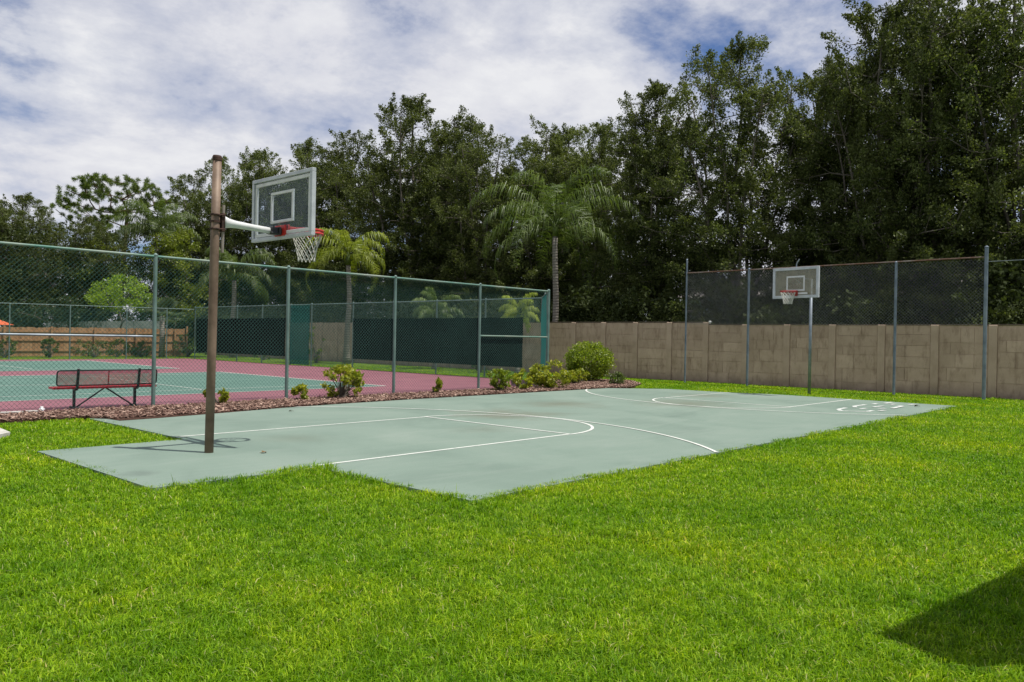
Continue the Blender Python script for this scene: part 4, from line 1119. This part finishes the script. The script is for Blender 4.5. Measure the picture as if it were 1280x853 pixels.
# ------------------------------------------------------------------ shrubs
def shrub_mesh(seed, w, h, n, L, Wd, upright=False, density=1.):
    rg = np.random.default_rng(seed); k = max(10, int(n / 30)); cl = []; off = rg.uniform(0, 20, 3)
    while len(cl) < k:
        p = rg.normal(size=3); p /= np.linalg.norm(p); p = p * rg.uniform(.55, 1) ** .5
        q = np.array([p[0] * w / 2, p[1] * w / 2, h * (.52 + .46 * p[2])])
        if upright and mnoise.noise(Vector(q * 3 + off)) < -.12: continue
        cl.append(q * (1 + .12 * mnoise.noise(Vector(q * 4 + off))))
    cl = np.array(cl)
    v, f = scatter_leaves(cl, np.full(len(cl), (.16 if not upright else .11) * (.6 + .4 * w)), 30, L, Wd, rg, .9, .35)
    v[:, 2] = np.maximum(v[:, 2], .03)
    st = MB()
    for c in cl[::max(1, len(cl) // 26)]: st.tube([(rg.normal() * .04, rg.normal() * .04, 0), (c[0] * .45, c[1] * .45, c[2] * .55), tuple(c)], [.014, .009, .004], 5)
    return np_mesh('foliage', v, f), st
def shrub(name, label, loc, w, h, n, mat, seed, L=.09, Wd=.045, upright=False, group=None):
    o = thing(name, label, 'shrub', loc, 0, group); fm, st = shrub_mesh(seed, w, h, n, L, Wd, upright)
    link('foliage', fm, mat, o); st.build('stem', M['bark'], o); return o
SG = 'shrubs planted in the mulch bed'
shrub('shrub', 'small yellow green shrub in the mulch right behind the brown hoop pole', (3.93, 6.75, .04), .5, .42, 340, M['croton'], 1, .11, .05, True, SG)
shrub('shrub', 'low sparse yellow green shrub, left neighbour of the taller loose one', (6.14, 6.62, .04), .55, .40, 260, M['croton'], 2, .11, .05, True, SG)
shrub('shrub', 'loose knee-high yellow green shrub in the mulch, the one left of the second fence bay', (7.17, 6.6, .04), 1.05, .88, 1300, M['croton'], 3, .12, .055, True, SG)
shrub('shrub', 'single narrow little shrub alone in the middle of the mulch bed', (10.32, 6.6, .04), .36, .46, 260, M['croton'], 4, .11, .05, True, SG)
shrub('shrub', 'upright green shrub by the last fence bay, leftmost of the shrub cluster', (12.72, 6.3, .04), .72, .74, 900, M['round'], 5, .1, .05, True, SG)
shrub('shrub', 'small leafy shrub between the upright one and the broad one', (13.75, 6.3, .04), .5, .5, 420, M['croton'], 6, .1, .05, True, SG)
shrub('shrub', 'broad yellow green shrub below the tennis fence corner', (15.15, 6.35, .04), 1.35, .86, 2400, M['croton'], 7, .1, .05, True, SG)
shrub('shrub', 'spindly shrub standing behind the cluster at the foot of the tennis fence', (14.2, 6.85, .04), .4, .8, 300, M['croton'], 17, .1, .05, True, SG)
shrub('round_shrub', 'large round clipped green shrub in front of the tan wall', (19.9, 8.3, .04), 1.75, 1.5, 9500, M['round'], 8, .085, .045, False, SG)
shrub('shrub', 'low feathery shrub at the end of the mulch bed, right of the round shrub', (18.9, 6.35, .04), .62, .42, 900, M['hedge'], 9, .08, .03, False, SG)
shrub('shrub', 'low leafy clump at the left foot of the round shrub', (18.0, 7.5, .04), .9, .55, 900, M['croton'], 10, .09, .045, True, SG)
# shrubs along the wooden fence
HG = 'green shrubs along the wooden fence'
labs = ['green shrub before the wooden fence at the left edge of the photo', 'narrow shrub before the wooden fence, above the left end of the bench',
        'wide low shrub before the wooden fence, above the middle of the bench', 'shrub before the wooden fence just left of the left tennis fence post',
        'dark drooping shrub by the right end of the wooden fence', 'shrub before the wooden fence above the right end of the bench']
for i, (u, w, h) in enumerate(((6, 1.3, 1.25), (62, 1.0, 1.2), (118, 2.6, 1.1), (176, 1.4, 1.0), (236, 1.9, 1.9), (146, 1.6, 1.15))):
    p = at_y(u, 440, 42.3); shrub('hedge_shrub', labs[i], (p.x, p.y, 0), w, h, 1100, M['hedge'], 40 + i, .11, .06, True, HG)
# shrubs and grasses in the strip behind the back tennis fence
BG = 'plants at the foot of the wall behind the back tennis fence'
for i, (u, X, w, h, lab) in enumerate(((600, 21.5, .9, .95, 'leafy green plant behind the wide dark windscreen, near its right half'),
                                       (395, 21.8, 1.0, 2.3, 'yellow green plant beside the narrow teal windscreen'),
                                       (330, 21.8, 1.6, .7, 'low green plant under the left dark windscreen'),
                                       (262, 22.0, 2.0, 1.0, 'dark green plant at the left end of the left dark windscreen'))):
    p = at_x(u, 460, X); shrub('wall_shrub', lab, (p.x, p.y, 0), w, h, 700, M['palm_bright'] if i == 1 else M['hedge'], 60 + i, .13, .06, True, BG)

# ------------------------------------------------------------------ woods: everything massed behind the tree row
def woods():
    rg = np.random.default_rng(77); cl = []; off = rg.uniform(0, 30, 3)
    # low thicket right behind the wall
    for _ in range(2600):
        y = rg.uniform(-16, 62); x = rg.uniform(26.2, 30.5); top = 3.4 + 1.7 * mnoise.noise(Vector((y * .35, 3.1, 0))) + .6 * mnoise.noise(Vector((y * 1.1, 8, 0)))
        z = rg.uniform(.3, 1) * top
        q = (y + 10.1) / (x + 4.79)
        if z > 1.9 and (.214 < q < .243 or .505 < q < .525) and rg.uniform() < .85: continue
        if mnoise.noise(Vector((x * .5, y * .5, z * .5)) + Vector(off)) < -.12: continue
        cl.append((x, y, z))
    # second tree belt far behind
    for _ in range(2600):
        y = rg.uniform(-25, 85); x = rg.uniform(40, 50); top = (9.5 if y > 18 else 6.2) + 2.5 * mnoise.noise(Vector((y * .18, 1.3, 0)))
        z = rg.uniform(.1, 1) * top
        if mnoise.noise(Vector((x * .3, y * .3, z * .3)) + Vector(off)) < -.08: continue
        if x < 52 and -7 < y < 17 and z < 5.2 : continue
        cl.append((x, y, z))
    # left belt beyond the wooden fence
    for _ in range(3000):
        x = rg.uniform(-25, 34); y = rg.uniform(51.5, 64); top = 8.6 + 2.2 * mnoise.noise(Vector((x * .2, 7.3, 0))) 
        z = rg.uniform(.05, 1) * top
        if mnoise.noise(Vector((x * .4, y * .4, z * .4)) + Vector(off)) < -.2: continue
        cl.append((x, y, z))
    cl = np.array(cl); v, f = scatter_leaves(cl, rg.uniform(.5, 1.1, len(cl)), 62, .2, .11, rg)
    return np_mesh('woods', v, f)
tag(link('woods', woods(), M['woods']), 'dark mass of undergrowth and distant woods behind the wall and fences', 'woods', kind='stuff')

# pale house glimpsed through the trunks
hs = thing('house', 'pale blue grey house glimpsed between the oak trunks behind the wall', 'house', (40, 4, 0))
m = MB(); m.box(0, 9, -10, 12, 0, 4.4); m.build('wall', M['stucco'], hs)
m = MB(); m.add([(-.6, -10.6, 4.41), (9.6, -10.6, 4.41), (9.6, 12.6, 4.41), (-.6, 12.6, 4.41), (4.5, -6, 6.6), (4.5, 8, 6.6)], [(3, 2, 1, 0), (0, 1, 4), (1, 2, 5, 4), (2, 3, 5), (3, 0, 4, 5)]); m.build('roof', M['roof'], hs)
for y in (-8, -4.5, .5, 4.5, 8.5):
    m = MB(); m.box(-.03, .05, y - .6, y + .6, 1.0, 3.2); m.build('window', M['dark_glass'], hs)

# park building just outside the frame on the right, whose roof corner shades the lawn
def from_shadow(x, y, h): k = h / SUN.z; return (x + SUN.x * k, y + SUN.y * k)
EH = 2.75
s1 = from_shadow(-.142, -8.667, EH); s3 = from_shadow(-.285, -9.154, EH); s5 = from_shadow(1.35, -10.45, EH)
e1 = (s1[0] + 10.6 * .991, s1[1] - 10.6 * .1317)
wA = from_shadow(10.55, -7.52, EH)
roofp = [s1, s3, s5, (s5[0] - .9, s5[1] - 6.5), (16, -19), (16, wA[1] - .2), wA, (wA[0] + .05, e1[1] - .1), e1]
bd = thing('park_building', 'tan stucco park building beside the lawn, whose roof corner throws the shadow at lower right', 'building')
m = MB(); m.prism(roofp, EH - .12, EH); m.build('roof', M['roof'], bd)
m = MB(); m.prism([(2.6, -10.75), (2.4, -16.2), (15.3, -18.3), (15.3, -9.4), (11.9, -9.3), (11.8, -11.6)], 0, EH - .125); m.build('wall', M['stucco_tan'], bd)

# fallen leaves on the slab
def dleaf(x, y, lab, sc, rz):
    m = MB(); vs = []; 
    for i in range(7):
        t = i / 6; w = math.sin(math.pi * t) ** .8 * .035; vs += [(t * .12 - .06, -w, .012 * math.sin(3 * t) + .004), (t * .12 - .06, w, .016 * math.sin(3 * t + .4) + .004)]
    m.add(vs, [(2 * i, 2 * i + 2, 2 * i + 3, 2 * i + 1) for i in range(6)])
    m.tube([(-.06, 0, .006), (-.1, .01, .004)], .002, 4)
    o = m.build('fallen_leaf', M['dry'], None); o.location = (x, y, ZS + .002); o.rotation_euler = (0.15, .1, rz); o.scale = (sc, sc, sc * 1.6)
    tag(o, lab, 'leaf', 'dry leaves on the basketball court')
dleaf(.85, -.5, 'curled brown leaf on the court, to the right of the brown pole base', .9, .5)
dleaf(4.3, 4.35, 'small brown leaf on the court near the mulch edge', .9, 1.9)
dleaf(17.9, -3.95, 'dark brown leaf at the far right corner of the court', 1.5, .9)
# crumpled white scrap at the fence foot
m = MB(); rg = np.random.default_rng(2)
for k in range(9):
    a = rg.uniform(0, 6.28); p = rg.normal(size=3) * .035; d = rg.normal(size=3) * .06; e = rg.normal(size=3) * .05
    m.add([p - d, p + e, p + d, p - e + np.array([0, 0, .03])], [(0, 1, 2, 3)])
o = m.build('paper_scrap', M['white'], None); o.location = (.42, 6.88, .11); o.scale = (.38, .38, .38); tag(o, 'crumpled white scrap at the foot of the fence, left of the bench', 'litter')
